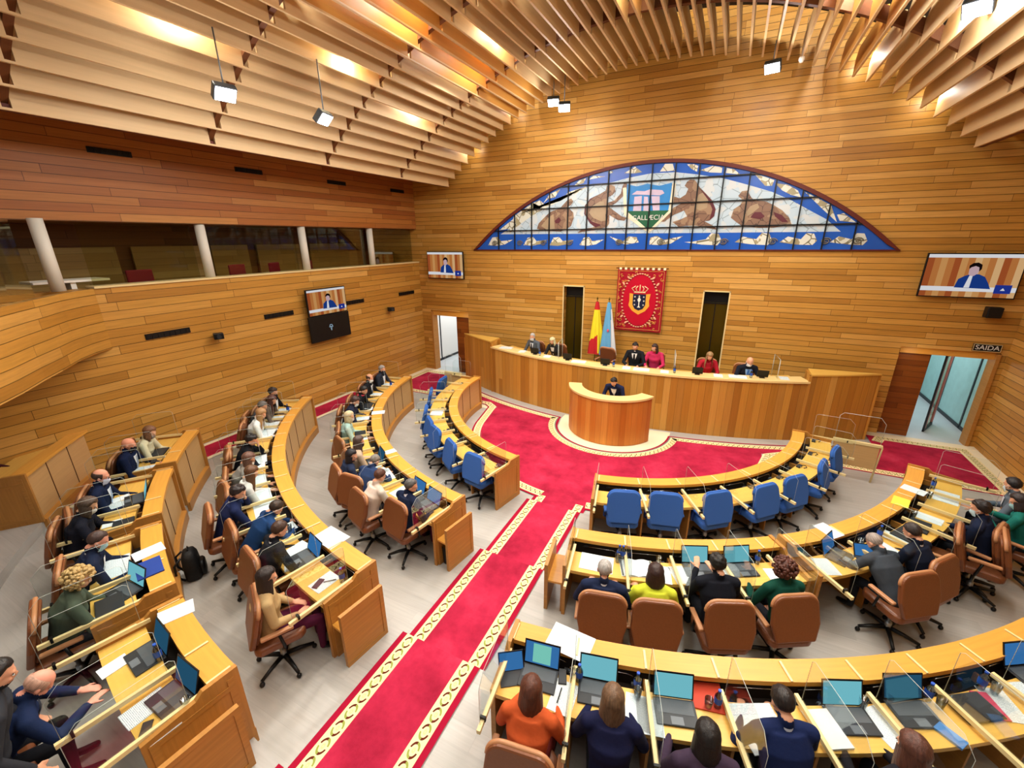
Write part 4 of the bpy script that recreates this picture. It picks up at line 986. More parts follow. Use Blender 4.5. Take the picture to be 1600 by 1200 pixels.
    sm = o.modifiers.new('s', 'SMOOTH'); sm.factor = .5; sm.iterations = 3
    dg = bpy.context.evaluated_depsgraph_get(); ev = o.evaluated_get(dg)
    m2 = bpy.data.meshes.new_from_object(ev); m2.name = 'person_body_'+key
    bpy.data.objects.remove(o); bpy.data.meshes.remove(me)
    # zones by nearest limb
    nv = len(m2.polygons); c = np.empty(nv*3); m2.polygons.foreach_get('center', c); c = c.reshape(-1, 3)
    best = np.full(nv, 1e9); zone = np.zeros(nv, int)
    for a, e, r0, r1, z in b.cap:
        a = np.array(a); e = np.array(e); ab = e-a; tt = np.clip(((c-a)@ab)/max(1e-9, ab@ab), 0, 1)
        d = np.linalg.norm(c-(a+tt[:, None]*ab), axis=1)-(r0+(r1-r0)*tt)
        q = d < best; best[q] = d[q]; zone[q] = z
    m2.materials.clear()
    for k in range(4): m2.materials.append(M['black'])
    m2.polygons.foreach_set('material_index', zone.astype(np.int32)); m2.polygons.foreach_set('use_smooth', np.ones(nv, bool)); m2.update()
    BODY[(key, female)] = m2
def hair_mesh(style, bow=0):
    # built about the head centre, face towards +Y
    mb = MB(); rnd = random.Random(len(style)*7+3)
    def shell(fr, back_z, front_z, thick=.012, amp=.0, side_z=-.33):
        P = []
        for i in range(25):
            row = []
            for j in range(36):
                ph = 2*math.pi*j/36; t = i/24; sp_ = math.sin(ph)
                # hairline: high over the face, over the ears at the sides, low at the nape
                if sp_ >= 0: k = min(1, sp_/.55); lowz = side_z*(1-k)+front_z*k
                else: k = min(1, -sp_/.6); lowz = side_z*(1-k)+back_z*k
                th = t*math.acos(max(-1, min(1, lowz)))
                r = 1+amp*(mnoise.noise(Vector((math.cos(ph)*3*math.sin(th), math.sin(ph)*3*math.sin(th), th*3+len(style)))))
                e = 1 if t < .7 else max(0, 1-(t-.7)/.3); tk = thick*(.12+.88*math.sqrt(e))
                rx, ry, rz = (.074+tk)*r, (.092+tk)*r, (.088+tk)*r
                row.append((rx*math.sin(th)*math.cos(ph), -.012+ry*math.sin(th)*math.sin(ph), .03+rz*math.cos(th)))
            P.append(row)
        mb.grid(P, 0, True, False, True)
    if style == 'short': shell(1, -.82, .52, .010, .06)
    elif style == 'crop': shell(1, -.78, .60, .006, .02)
    elif style == 'tuft': shell(1, -.80, .45, .017, .16)
    elif style == 'fringe':      # bald crown, hair round the back and sides
        P = []
        for i in range(7):
            row = []
            for j in range(25):
                ph = R(-205+j*230/24); th = R(66+i*10); k = 1.0+(.05 if 0 < i < 6 else -.02)
                row.append((.078*k*math.sin(th)*math.cos(ph), -.012+.096*k*math.sin(th)*math.sin(ph), .03+.092*math.cos(th)))
            P.append(row)
        mb.grid(P, 0, True)
    elif style in ('long', 'bob', 'longdark'):
        shell(1, -.70, .50, .016, .05, -.5)
        low = -.34 if style != 'bob' else -.15
        P = []
        for i in range(15):
            u = i/14; row = []
            for j in range(25):
                ph = R(-218+j*256/24); z = .02+(low-.02)*u
                rx = .088+.018*math.sin(u*2.4)+.006*mnoise.noise(Vector((j*.7, u*2, 1)))-.03*u*(u > .6)*(u-.6); ry = .102-.005*u+.008*mnoise.noise(Vector((j*.9, u*2, 5)))
                dz = (z-.02); row.append((rx*math.cos(ph), -.014-.02*u+ry*math.sin(ph)*(1-.15*u)-dz*math.sin(R(bow)*.8), .02+dz*math.cos(R(bow)*.8)))
            P.append(row)
        Q = [[(x*.84, y*.84+.0, z) for x, y, z in row] for row in P]
        mb.grid(P, 0, True); mb.grid(Q, 0, True)
        for j in range(24): mb.face([P[-1][j], P[-1][j+1], Q[-1][j+1], Q[-1][j]], None, 0, True)
    elif style in ('curly', 'curlybig'):
        big = style == 'curlybig'; n = 230 if big else 170
        shell(1, -.6, .45, .02, .1)
        for k in range(n):
            z = rnd.uniform(-.75, 1); a = rnd.uniform(0, 2*math.pi); q = math.sqrt(1-z*z)
            if math.sin(a)*q > .35 and z < .45: continue
            e = .115 if big else .098
            c = Vector((e*q*math.cos(a), -.018+(e+.012)*q*math.sin(a), .02+(e+.004)*z))
            s_ = rnd.uniform(.014, .024)
            mb.ell(tuple(c), (s_, s_, s_*.9), 7, 5)
    elif style == 'tail':
        shell(1, -.62, .5, .013, .05); mb.tube([(0, -.105, .02), (0, -.15, -.01), (0, -.15, -.12), (0, -.135, -.2)], [.02, .032, .028, .01], 8)
    me = mb.mesh('hair_'+style, [M['black']]); return me
HAIR = {}
def gethair(s, bow):
    if s not in ('long', 'bob', 'longdark'): bow = 0
    if (s, bow) not in HAIR: HAIR[(s, bow)] = hair_mesh(s, bow)
    return HAIR[(s, bow)]
def mask_mesh():
    mb = MB(); P = []
    for i in range(9):
        v = i/8; row = []
        for j in range(13):
            u = (j-6)/6; a = u*1.25; bul = .022*(1-u*u)*math.sin(math.pi*min(1, v*1.1))
            row.append(((.068)*math.sin(a)*1.05, .018+(.072+bul)*math.cos(a), -.012-.088*v))
        P.append(row)
    mb.grid(P, 0, True)
    for s in (-1, 1): mb.tube([(s*.066, .045, -.03), (s*.082, .01, -.012), (s*.083, -.014, .01)], .0018, 4); mb.tube([(s*.064, .045, -.08), (s*.080, .0, -.04), (s*.083, -.02, -.01)], .0018, 4)
    return mb.mesh('face_mask', [M['black']])
MASK = mask_mesh()
mb = MB()
for s in (-1, 1): mb.ell((s*.031, .079, .002), (.012, .008, .007), 8, 6, 0); mb.ell((s*.031, .0865, .002), (.005, .003, .005), 6, 4, 1)
EYES = mb.mesh('eyes', [M['offwhite'], M['black']])
mb = MB()
for s in (-1, 1): mb.box(s*.031-.02, s*.031+.02, .070, .078, .017, .022)
mb.tube([(-.022, .083, -.048), (0, .088, -.046), (.022, .083, -.048)], .004, 5, mi=1)
FACE = mb.mesh('brows_and_mouth', [M['black'], M['black']])
mb = MB()
for s in (-1, 1):
    pts = [(s*.032+.024*math.cos(a), .093, .0+.018*math.sin(a)) for a in [2*math.pi*k/14 for k in range(15)]]; mb.tube(pts, .0025, 5); mb.tube([(s*.056, .092, .004), (s*.08, .04, .006), (s*.083, -.01, 0)], .002, 4)
mb.tube([(-.009, .095, .003), (.009, .095, .003)], .002, 4); SPECS = mb.mesh('spectacles', [M['black']])
def chest_patch(key, female, half, z0, z1, off, taper=0):
    ps = POSES[key]; sp, W = torso_frame(ps, .9 if female else 1.0); P = []
    for i in range(9):
        u = (z0+(z1-z0)*i/8)*(len(sp)-1); k = min(int(u), len(sp)-2); f = u-k
        p = sp[k].lerp(sp[k+1], f); w = W[k][0]*(1-f)+W[k+1][0]*f+off; d = W[k][1]*(1-f)+W[k+1][1]*f+off
        t = (sp[k+1]-sp[k]).normalized(); fw = Vector((0, 1, 0)); fw = (fw-t*fw.dot(t)).normalized(); rt = Vector((1, 0, 0))
        hw = half*(taper+(1-taper)*i/8); P.append([p+rt*w*math.sin(a)+fw*d*math.cos(a) for a in [hw*(j/4-1) for j in range(9)]])
    return P
PATCH = {}
def shirt(key, female, kind):
    q = (key, female, kind)
    if q in PATCH: return PATCH[q]
    mb = MB()
    if kind == 'shirt':
        mb.grid(chest_patch(key, female, .46, .45, 1.0, .010, .12), 0, True)
        nb = Vector(POSES[key]['sp'][-1]); hm = head_matrix(POSES[key]); nk = hm @ Vector((0, -.035, -.095)); t = (nk-nb).normalized(); c = nb.lerp(nk, .45)
        u = t.cross(Vector((0, 1, 0))).normalized(); w = t.cross(u)
        mb.grid([[c+(u*math.cos(a)+w*math.sin(a))*(.060-.003*i)+t*(i*.02-.022) for a in [2*math.pi*j/20 for j in range(20)]] for i in range(3)], 0, True, False, True)
    elif kind == 'tie': mb.grid(chest_patch(key, female, .13, .40, .97, .016, 1.3), 0, True)
    elif kind == 'scarf':
        nb = Vector(POSES[key]['sp'][-1]); hm = head_matrix(POSES[key]); nk = hm @ Vector((0, -.035, -.095)); t = (nk-nb).normalized(); c = nb.lerp(nk, .35)
        u = t.cross(Vector((0, 1, 0))).normalized(); w = t.cross(u); pts = [c+(u*math.cos(a)+w*math.sin(a))*.075 for a in [2*math.pi*j/16 for j in range(17)]]; mb.tube(pts, .024, 8)
    PATCH[q] = mb.mesh(kind, [M['black']]); return PATCH[q]
def setmat(o, i, m):
    o.material_slots[i].link = 'OBJECT'; o.material_slots[i].material = m
def part(name, me, parent, mats, mt=None):
    o = bpy.data.objects.new(name, me); COL.objects.link(o); o.parent = parent
    if mt is not None: o.matrix_local = mt
    for i, m in enumerate(mats): setmat(o, i, m)
    return o
def person(pose, xyz, rz, label, top, bottom='#16181f', hair=('short', '#1a1412'), skin='#d39b7c', mask=None, female=False, white=None, tie=None, specs=False, sc=1.0, scarf=None):
    if (pose, female) not in BODY: make_body(pose, female)
    b = bpy.data.objects.new('person', BODY[(pose, female)]); COL.objects.link(b)
    for i, m in enumerate((skinm(skin), clothm(top), clothm(bottom), M['black'])): setmat(b, i, m)
    b.location = xyz; b.rotation_euler = (0, 0, rz); b.scale = (sc, sc, sc)
    tag(b, label, 'person')
    hm = head_matrix(POSES[pose])
    if hair: part('hair', gethair(hair[0], POSES[pose]['bow']), b, [hairm(hair[1])], hm)
    part('eyes', EYES, b, [M['offwhite'], M['black']], hm)
    if mask: part('face_mask', MASK, b, [flatc(mask)], hm)
    part('eyebrows_and_mouth', FACE, b, [hairm(hair[1] if hair else '#5a4438'), flatc('#a85a50')], hm)
    if specs: part('glasses', SPECS, b, [M['black']], hm)
    if white: part('shirt', shirt(pose, female, 'shirt'), b, [flatc(white)])
    if tie: part('tie', shirt(pose, female, 'tie'), b, [flatc(tie)])
    if scarf: part('scarf', shirt(pose, female, 'scarf'), b, [flatc(scarf)])
    return b
FC = {}
def flatc(c):
    if c not in FC: FC[c] = flat('fabric_'+c.strip('#'), c, .75, spec=.2)
    return FC[c]
# ------------------------------------------------------------------ who sits where
PEOPLE = [
  ('R1', 4, -42.2, -6.8, 3.21, -42.2, 'write', {'top': '#cfc8a8', 'female': True, 'hair': ('bob', '#6b4a34'), 'mask': '#8a7f76', 'skin': '#e0b090'}, 'the person in the cream jacket', 'brown haired person in cream jacket at the farthest back row desk by the wall'),
  ('R2', 4, -39.0, -6.37, 2.84, -39.0, 'type', {'top': '#141c3a', 'hair': None, 'mask': '#1c1c24', 'white': '#e8e8ee', 'tie': '#9aa4b8', 'skin': '#d99478'}, 'the bald person in the dark mask', 'bald person in dark navy suit, white shirt and dark mask, next to the cream jacket'),
  ('R3', 4, -32.5, -5.48, 2.12, -32.5, 'type', {'top': '#131d38', 'hair': ('fringe', '#3a2c28'), 'mask': '#c9cfe6', 'white': '#e8ecf2', 'tie': '#9fb3d0', 'skin': '#d99a80', 'specs': True}, 'the balding person in glasses', 'balding person in glasses, pale mask, navy suit and light blue tie'),
  ('R4', 4, -28.0, -4.83, 1.6, -28.0, 'write', {'top': '#191a26', 'female': True, 'hair': ('bob', '#4a3a30'), 'mask': '#eef0f2', 'skin': '#e0b090'}, 'the bobbed person in black', 'person in black jacket with dark bobbed hair and white mask at the left back row'),
  ('R5', 4, -22.1, -3.81, 1.31, -22.1, 'write', {'top': '#151e36', 'hair': ('crop', '#3a2a26'), 'mask': '#a9cfd6', 'white': '#e6e9ee', 'skin': '#d99a80'}, 'the person in the pale blue mask', 'person in navy suit with cropped hair and pale blue mask reading papers'),
  ('R6', 4, -18.2, -3.21, 0.93, -18.2, 'write', {'top': '#4a5446', 'female': True, 'hair': ('curlybig', '#a58a58'), 'skin': '#dba88a'}, 'the curly blond person', 'person in grey green jacket with big curly blond hair writing at the left'),
  ('R7', 4, -12.0, -2.24, 0.11, -12.0, 'lean', {'top': '#182648', 'hair': ('fringe', '#b08a78'), 'white': '#cfd8e8', 'skin': '#e09a84'}, 'the bald person leaning over', 'bald person in navy jacket leaning over the desk in the bottom left corner'),
  ('L1', 3, -55.6, -6.99, 5.91, -55.6, 'type', {'top': '#15161c', 'hair': ('tuft', '#2a2220'), 'mask': '#26262c', 'white': '#dfe2e6'}, 'the person by the wall in row three', 'person in black suit and dark mask at the wall end of third row left'),
  ('L2', 3, -52.3, -6.7, 5.52, -52.3, 'write', {'top': '#6a5a50', 'female': True, 'hair': ('long', '#4a2c26'), 'skin': '#d9a080'}, 'the dark haired person in taupe', 'person in taupe top with reddish hair, second from wall end of third row'),
  ('L3', 3, -49.8, -6.54, 5.18, -49.8, 'write', {'top': '#4a4c50', 'hair': ('short', '#5c5854')}, 'the grey haired person in charcoal', 'person in charcoal jacket with grey hair, sitting behind the person in white blouse'),
  ('L4', 3, -46.5, -6.14, 4.87, -46.5, 'write', {'top': '#e2e4e4', 'female': True, 'hair': ('long', '#a07c54'), 'skin': '#e0b090'}, 'the person in the white blouse', 'blond person in white blouse reading papers at the third row left desk'),
  ('L5', 3, -37.4, -5.16, 3.98, -37.4, 'chin', {'top': '#14151b', 'hair': ('tuft', '#1c1716')}, 'the person with hand to face', 'person in black jacket with short black hair holding a hand to the face'),
  ('L6', 3, -31.6, -4.44, 3.48, -31.6, 'write', {'top': '#8a8680', 'female': True, 'hair': ('long', '#5c4034'), 'mask': '#e9e9e9'}, 'the person in grey with brown hair', 'person in grey top with long brown hair just beyond the white collared one'),
  ('L7', 3, -27.8, -3.96, 3.21, -27.8, 'write', {'top': '#c9c6c2', 'female': True, 'hair': ('long', '#5a3c26'), 'skin': '#e0b090', 'scarf': '#e8e6e2'}, 'the person in the pale jacket', 'person in pale jacket with white scarf and long brown hair writing'),
  ('L8', 3, -24.5, -3.64, 2.77, -24.5, 'chin', {'top': '#1a2348', 'hair': ('tuft', '#241a1a'), 'white': '#dfe4ee'}, 'the person holding their head', 'person in navy suit with dark hair resting the head on one hand'),
  ('L9', 3, -20.4, -2.98, 2.68, -20.4, 'lean', {'top': '#1c3a66', 'hair': ('short', '#2c2018')}, 'the person in the bright navy suit', 'person in bright navy suit bent low over the third row left desk'),
  ('L10', 3, -15.3, -2.26, 2.46, -15.3, 'write', {'top': '#181a22', 'hair': ('short', '#3a261c'), 'white': '#e8eaee'}, 'the brown haired person with phone', 'person in black suit with brown hair and white collar looking at a phone'),
  ('L11', 3, -10.3, -1.57, 2.07, -28.3, 'rest', {'top': '#b09468', 'female': True, 'hair': ('long', '#241a18'), 'bottom': '#4a1430', 'skin': '#d9a080'}, 'the person in the beige jacket', 'person in beige jacket with long dark hair at aisle end, third row left'),
  ('M1', 2, -74.0, -6.36, 8.87, -74.0, 'type', {'top': '#2a2e3a', 'hair': ('short', '#8a8682'), 'mask': '#2c2e3a', 'white': '#d8dce4'}, 'the grey haired person by the far door', 'grey haired person in dark suit and mask, far end of second row left'),
  ('M2', 2, -66.6, -6.07, 8.07, -66.6, 'type', {'top': '#15161c', 'hair': ('fringe', '#3a2c26'), 'mask': '#e6eaec', 'white': '#e6eaf0', 'tie': '#30343c'}, 'the balding person in white mask', 'balding person in black suit with white mask, second from far end of second row left'),
  ('M3', 2, -58.5, -5.64, 7.24, -58.5, 'write', {'top': '#17181e', 'hair': ('short', '#1e1a18'), 'scarf': '#b03a48'}, 'the person with the red scarf', 'person in black with a red scarf, third from the far end of second row left'),
  ('M4', 2, -51.7, -5.24, 6.56, -51.7, 'write', {'top': '#20253a', 'hair': ('tuft', '#3c2a26'), 'mask': '#dfe6ea'}, 'the person in dark blue with white mask', 'person in dark blue jacket with dark hair and white mask in the second row left'),
  ('M5', 2, -42.8, -4.5, 5.84, -42.8, 'type', {'top': '#a9c4bc', 'female': True, 'hair': ('bob', '#c0a884'), 'mask': '#d9d2cc', 'skin': '#e0b090'}, 'the person in pale green', 'blond person in pale green jacket in the second row left desk'),
  ('M6', 2, -30.9, -3.4, 5.02, -30.9, 'type', {'top': '#c2a690', 'female': True, 'hair': ('long', '#4a3a34'), 'mask': '#2a2426', 'skin': '#d9a080'}, 'the person in the dusty pink top', 'person in dusty pink top with long dark hair and dark mask'),
  ('M7', 2, -26.9, -3.14, 4.55, -26.9, 'turn', {'top': '#232c44', 'female': True, 'hair': ('bob', '#17141a')}, 'the black haired person turned sideways', 'black haired person in dark jacket turned sideways in the second row left'),
  ('M8', 2, -25.4, -2.76, 4.47, 0.6, 'lean', {'top': '#26375c', 'hair': ('short', '#6c665e')}, 'the grey haired person bent forward', 'grey haired person in blue suit bent far forward over a wide document'),
  ('M9', 2, -18.9, -2.24, 4.17, -18.9, 'write', {'top': '#d8c6b8', 'female': True, 'hair': ('short', '#4a2a1e'), 'skin': '#d9a080'}, 'the brown haired person in floral cream', 'brown haired person in cream floral blouse, second from aisle in second row left'),
  ('M10', 2, -13.3, -1.55, 4.21, -13.3, 'turn', {'top': '#16203a', 'hair': ('short', '#4c4a4a'), 'white': '#d8d8e4', 'bottom': '#4c1238'}, 'the navy suited person at the aisle end', 'person in navy suit with dark grey hair at the aisle end of second row left'),
  ('C1', 2, 13.1, 1.6, 3.8, 13.1, 'type', {'top': '#1a2440', 'hair': ('crop', '#9a9692'), 'white': '#e6e6ea', 'skin': '#cf9a80'}, 'the grey haired person in navy', 'grey haired person in navy jacket at the aisle end of the second row right'),
  ('C2', 2, 17.6, 2.13, 3.98, 17.6, 'type', {'top': '#c9d23a', 'female': True, 'hair': ('bob', '#2c1a18')}, 'the person in lime yellow', 'person in lime yellow top with dark brown bobbed hair'),
  ('C3', 2, 23.7, 2.76, 4.41, 23.7, 'phone', {'top': '#14161f', 'hair': ('tuft', '#12100f')}, 'the black haired person in black', 'black haired person in a black suit seen from behind with raised hands'),
  ('C4', 2, 29.6, 3.42, 4.69, 29.6, 'type', {'top': '#0f4236', 'female': True, 'hair': ('curlybig', '#4a261c')}, 'the curly haired person in green', 'person in dark green top with curly auburn hair in the second row right'),
  ('C5', 2, 43.6, 4.71, 5.67, 35.6, 'lean', {'top': '#3a4048', 'hair': ('crop', '#8c8078'), 'skin': '#cf9a80'}, 'the grey haired person in grey', 'grey haired person in a grey suit bending towards a tilted laptop'),
  ('C6', 2, 47.5, 5.04, 6.09, 47.5, 'write', {'top': '#141a2c', 'hair': ('short', '#2c2422'), 'white': '#d8dce4'}, 'the dark suited person over papers', 'dark haired person in black suit reading papers beside the grey haired one'),
  ('C7', 2, 59.1, 5.93, 7.15, 59.1, 'type', {'top': '#182038', 'hair': ('tuft', '#1c1414'), 'mask': '#bfd6e0'}, 'the person in navy knit', 'dark haired person in navy knit and pale mask holding a phone on the far right'),
  ('C8', 2, 69.1, 6.66, 8.14, 69.1, 'turn', {'top': '#5a6470', 'hair': ('short', '#1c1818'), 'mask': '#cfe0e8', 'white': '#d8dce4'}, 'the person in grey by the right edge', 'person in grey suit and pale mask nearest the right wall carpet'),
  ('C9', 2, 64.6, 6.52, 7.59, 58.6, 'phone', {'top': '#1a6a60', 'female': True, 'hair': ('bob', '#261c1c'), 'mask': '#a9d6dc'}, 'the person in teal', 'person in teal top with pale blue mask at the right edge of the photo'),
  ('D1', 3, 9.6, 1.45, 2.1, 9.6, 'type', {'top': '#c2552a', 'female': True, 'hair': ('long', '#4a2618'), 'bottom': '#6a2420'}, 'the person in orange', 'person in orange jacket with long auburn hair at the laptop nearest the aisle'),
  ('D2', 3, 13.7, 2.05, 2.31, 13.7, 'type', {'top': '#171a3a', 'female': True, 'hair': ('long', '#5c4430')}, 'the long haired person in navy', 'person in navy top with long light brown hair beside the one in orange'),
  ('D3', 3, 18.1, 2.72, 2.35, 18.1, 'type', {'top': '#3a2c3e', 'female': True, 'hair': ('longdark', '#15100f')}, 'the black haired person in purple', 'person in dark purple top with long black hair before the open red folder'),
  ('D4', 3, 22.5, 3.28, 2.78, 22.5, 'write', {'top': '#16224a', 'hair': ('short', '#1c1412'), 'white': '#c8cedc'}, 'the person in the broad navy suit', 'person in navy suit with short dark hair reading a wide document, bottom right'),
  ('D5', 3, 27.2, 4.01, 2.89, 27.2, 'type', {'top': '#1c1a20', 'female': True, 'hair': ('long', '#4c2c22')}, 'the person at the bottom edge', 'person in black top with long brown hair at the bottom edge, hands on a laptop'),
]
EMPTY = [('blue', 1, -78.6, 4.72), ('blue', 1, -66.6, 4.72), ('blue', 1, -51.0, 4.72), ('blue', 1, -42.0, 4.72), ('blue', 1, -35.9, 4.72), ('blue', 1, -26.2, 4.72), ('blue', 1, -17.3, 4.72), ('blue', 1, 16.0, 4.72), ('blue', 1, 24.0, 4.72), ('blue', 1, 33.2, 4.72), ('blue', 1, 43.8, 4.72), ('blue', 1, 52.1, 4.72), ('blue', 1, 62.6, 4.72), ('blue', 1, 72.5, 4.72), ('brown', 4, -29.4, 10.1), ('brown', 3, -47.6, 8.37), ('brown', 3, -38.0, 8.37), ('brown', 2, 54.9, 6.52), ('brown', 2, 57.7, 6.86), ('brown', 3, -28.8, 8.37), ('brown', 2, -36.8, 6.52)]

T_ = TIER
ROWN = {1: 'front row', 2: 'second row', 3: 'third row', 4: 'back row'}
seats = []     # (ring, angle, name)
for key, t, a, ox, oy, rz, pose, kw, short, lab in PEOPLE:
    person(pose, (ox, oy, T_[t]), R(rz), lab, sc=.98, **kw)
    cb = {'C3': -.12, 'C1': .03, 'D1': -.10, 'D2': -.34, 'D3': -.45, 'D4': -.5, 'D5': -.5}.get(key, .0)
    chair('brown', ox-math.sin(R(rz))*cb, oy+math.cos(R(rz))*cb, T_[t], R(rz), 'brown leather swivel chair of '+short, 'brown leather chairs at the curved desks')
    seats.append((t, a, short))
bl = {-1: 0, 1: 0}; SHO = ['aisle end', 'second', 'third', 'fourth', 'fifth', 'sixth', 'farthest']
ORD = ['nearest the aisle', 'second from the aisle', 'third from the aisle', 'fourth from the aisle', 'fifth from the aisle', 'sixth from the aisle', 'farthest from the aisle']
for kind, t, a, r in sorted(EMPTY, key=lambda e: abs(e[2])):
    s = 1 if a > 0 else -1; p = pol(r, a, T_[t])
    if kind == 'blue':
        nm = ORD[bl[s]]; bl[s] += 1; jit = [4, -9, 6, 2, -6, 10, -4][bl[s]-1]
        chair('blue', p.x, p.y, p.z, R(a+jit), 'empty blue swivel chair, %s on the %s front desk' % (nm, 'right' if s > 0 else 'left'), 'empty blue chairs at the front desks')
        seats.append((t, a, 'the '+SHO[bl[s]-1]+' blue chair, '+('right desk' if s > 0 else 'left desk')))
    else:
        near = {(4, -29.4): 'behind the bobbed person in black', (3, -47.6): 'behind the person in the white blouse', (3, -38.0): 'behind the person with hand to face', (2, 54.9): 'left of the person in navy knit', (2, 57.7): 'behind the person in teal',
                (3, -28.8): 'behind the person in the pale jacket', (2, -36.8): 'beside the dusty pink top'}
        lab = near[min(near, key=lambda q: abs(q[1]-a)+100*(q[0] != t))]
        chair('brown', p.x-math.sin(R(a))*-.12, p.y-math.cos(R(a))*.12, p.z, R(a+14), 'empty brown leather swivel chair '+lab, 'brown leather chairs at the curved desks')
# extra people of the bottom left corner
p = Vector((-1.90, .12, .6)); person('standdown', tuple(p), R(-14), 'person in charcoal suit standing at the left edge behind the bald leaning one', '#2a2c32', '#1c1d22', hair=('short', '#14100f'))
a = -7.0; p = pol(10.88, a, .6); person('rest', tuple(p), R(a-6), 'person in purple jacket and striped shirt at the very bottom left, head out of frame', '#4a1d44', '#2a1c30', hair=('short', '#3a2a22'), white='#d8dcd8', sc=.98)
chair('brown', p.x-.02, p.y-.03, .6, R(a), 'brown leather swivel chair of the person in purple at the bottom edge', 'brown leather chairs at the curved desks')
p = pol(12.28, -41.6, .75); person('type', tuple(p), R(-41), 'person in dark red top at the tall outermost desk, cut by the left edge', '#4a2028', hair=('fringe', '#8a7a74'), sc=.98)
# people at the dais, on the raised platform
DA = [(-3.07, 12.62, 'type', dict(top='#50565e', hair=('crop', '#9a9a98'), mask='#d5dae0', white='#dfe3ea', tie='#22252e'), 'grey haired person in grey suit and mask, leftmost on the dais', 'the grey suited person'),
      (-2.28, 12.55, 'write', dict(top='#2a2a2c', female=True, hair=('bob', '#c9b48c'), white='#d8d4cc'), 'blond person in black and white top on the dais', 'the blond person'),
      (.17, 12.62, 'type', dict(top='#1c1e24', hair=('tuft', '#201a18'), white='#e4e6ea', tie='#1a1a1e'), 'dark haired person in black suit below the tapestry on the dais', 'the person below the tapestry'),
      (.72, 12.70, 'turn', dict(top='#c0305e', female=True, hair=('bob', '#30201e')), 'person in bright pink jacket beside the black suit on the dais', 'the person in pink'),
      (2.12, 12.55, 'write', dict(top='#a01c2c', female=True, hair=('long', '#8a6c48')), 'person in red jacket with light brown hair on the dais', 'the person in red'),
      (3.05, 12.40, 'write', dict(top='#161a26', hair=None, mask='#e2e8ee', white='#86aee0', tie='#3a6cc0'), 'bald person in dark suit with blue shirt at the right of the dais', 'the bald person in blue shirt')]
for x, y, pose, kw, lab, short in DA:
    person(pose, (x, y, .78), R(180*0+math.degrees(math.atan2(x*.12, 1)))+R(180), lab, sc=1.0, **kw)
    chair('brown', x, y+.08, .75, R(180), 'high backed leather chair behind '+short+' on the dais', 'leather chairs on the dais')
chair('brown', -.75, 12.75, .75, R(170), 'empty leather chair on the dais between the flags and the tapestry', 'leather chairs on the dais')
person('stand', (.06, 10.92, -.02), R(176), 'speaker in dark navy suit and white shirt standing at the podium', '#1a2140', '#14161f', hair=('tuft', '#15110f'), white='#e4e8ee', sc=.97)

# ------------------------------------------------------------------ screens between seats
reg_done = False
RN = {}
def relname(t, b, what, key):
    c = [(abs(x-b), x, n) for (k, x, n) in seats if k == t and x*b >= 0]
    for d, x, n in sorted(c):
        side = 'left' if b < x else 'right'
        if (key, n, side) not in RN:
            RN[(key, n, side)] = 1
            return '%s %s of %s' % (what, side, n)
    return '%s at the bare end of the %s %s desk' % (what, ROWN[t], 'right' if b > 0 else 'left')
def nearest(t, a, side):
    c = [(abs(b-a), n) for (k, b, n) in seats if k == t and (b-a)*side > 0 and b*a >= 0]
    return min(c)[1] if c and min(c)[0] < 9 else None
for t, bs in ((1, B1R), (1, B1L), (2, B2Ra), (2, B2Rb), (2, B2L), (3, B3R), (3, B3L), *[(4, b) for b in B4]):
    for b in bs:
        w = relname(t, b, 'acrylic screen', 'scr')
        p = pol(RINGS[t][0], b, T_[t]); first_or_copy('screen', PR, tuple(p), R(b), w, 'acrylic screens on wooden rails')
# ------------------------------------------------------------------ what lies on the desks
def put(t, seat_a, short, spec):
    r0 = RINGS[t][0]; z = T_[t]+.737; zl = T_[t]+.852
    for key, dx, s, rz, *nm in spec:
        what = nm[0] if nm else {'laptop': 'open laptop with cyan screen', 'laptop_page': 'open laptop showing a pale page', 'laptop_dim': 'open laptop, dim blue screen', 'laptop_blue': 'open laptop with blue screen', 'closed': 'closed black laptop', 'tablet': 'small tablet on its stand',
              'paper': 'printed sheet', 'page': 'document page', 'stack': 'stack of white paper', 'wide': 'wide spread document', 'red': 'red card folder', 'pink': 'pink notebook', 'bookblue': 'blue folder', 'yellowcard': 'yellow card', 'notes': 'white notepad', 'booklet': 'open booklet',
              'bottle': 'blue labelled water bottle', 'glass': 'clear drinking glass', 'phone': 'black mobile phone', 'pen': 'dark pen', 'mask': 'folded blue mask', 'mic': 'gooseneck microphone', 'console': 'desk console with headset', 'monitor': 'monitor'}[key]
        zz = zl if s < .2 else z
        if key == 'mic': zz = T_[t]+.602
        zz += {'phone': .004, 'pen': .006}.get(key, 0)
        rel = 'before '
        if s < .2: rel = 'on the ledge before '
        if key == 'mic': rel = 'before '
        item(key, r0, seat_a, zz, dx, s, rz, '%s %s%s' % (what, rel, short), {'mic': 'gooseneck microphones', 'bottle': 'water bottles', 'glass': 'drinking glasses', 'console': 'desk consoles'}.get(key))
BY = {k: (t, a, sh) for k, t, a, ox, oy, rz, pose, kw, sh, lab in PEOPLE}
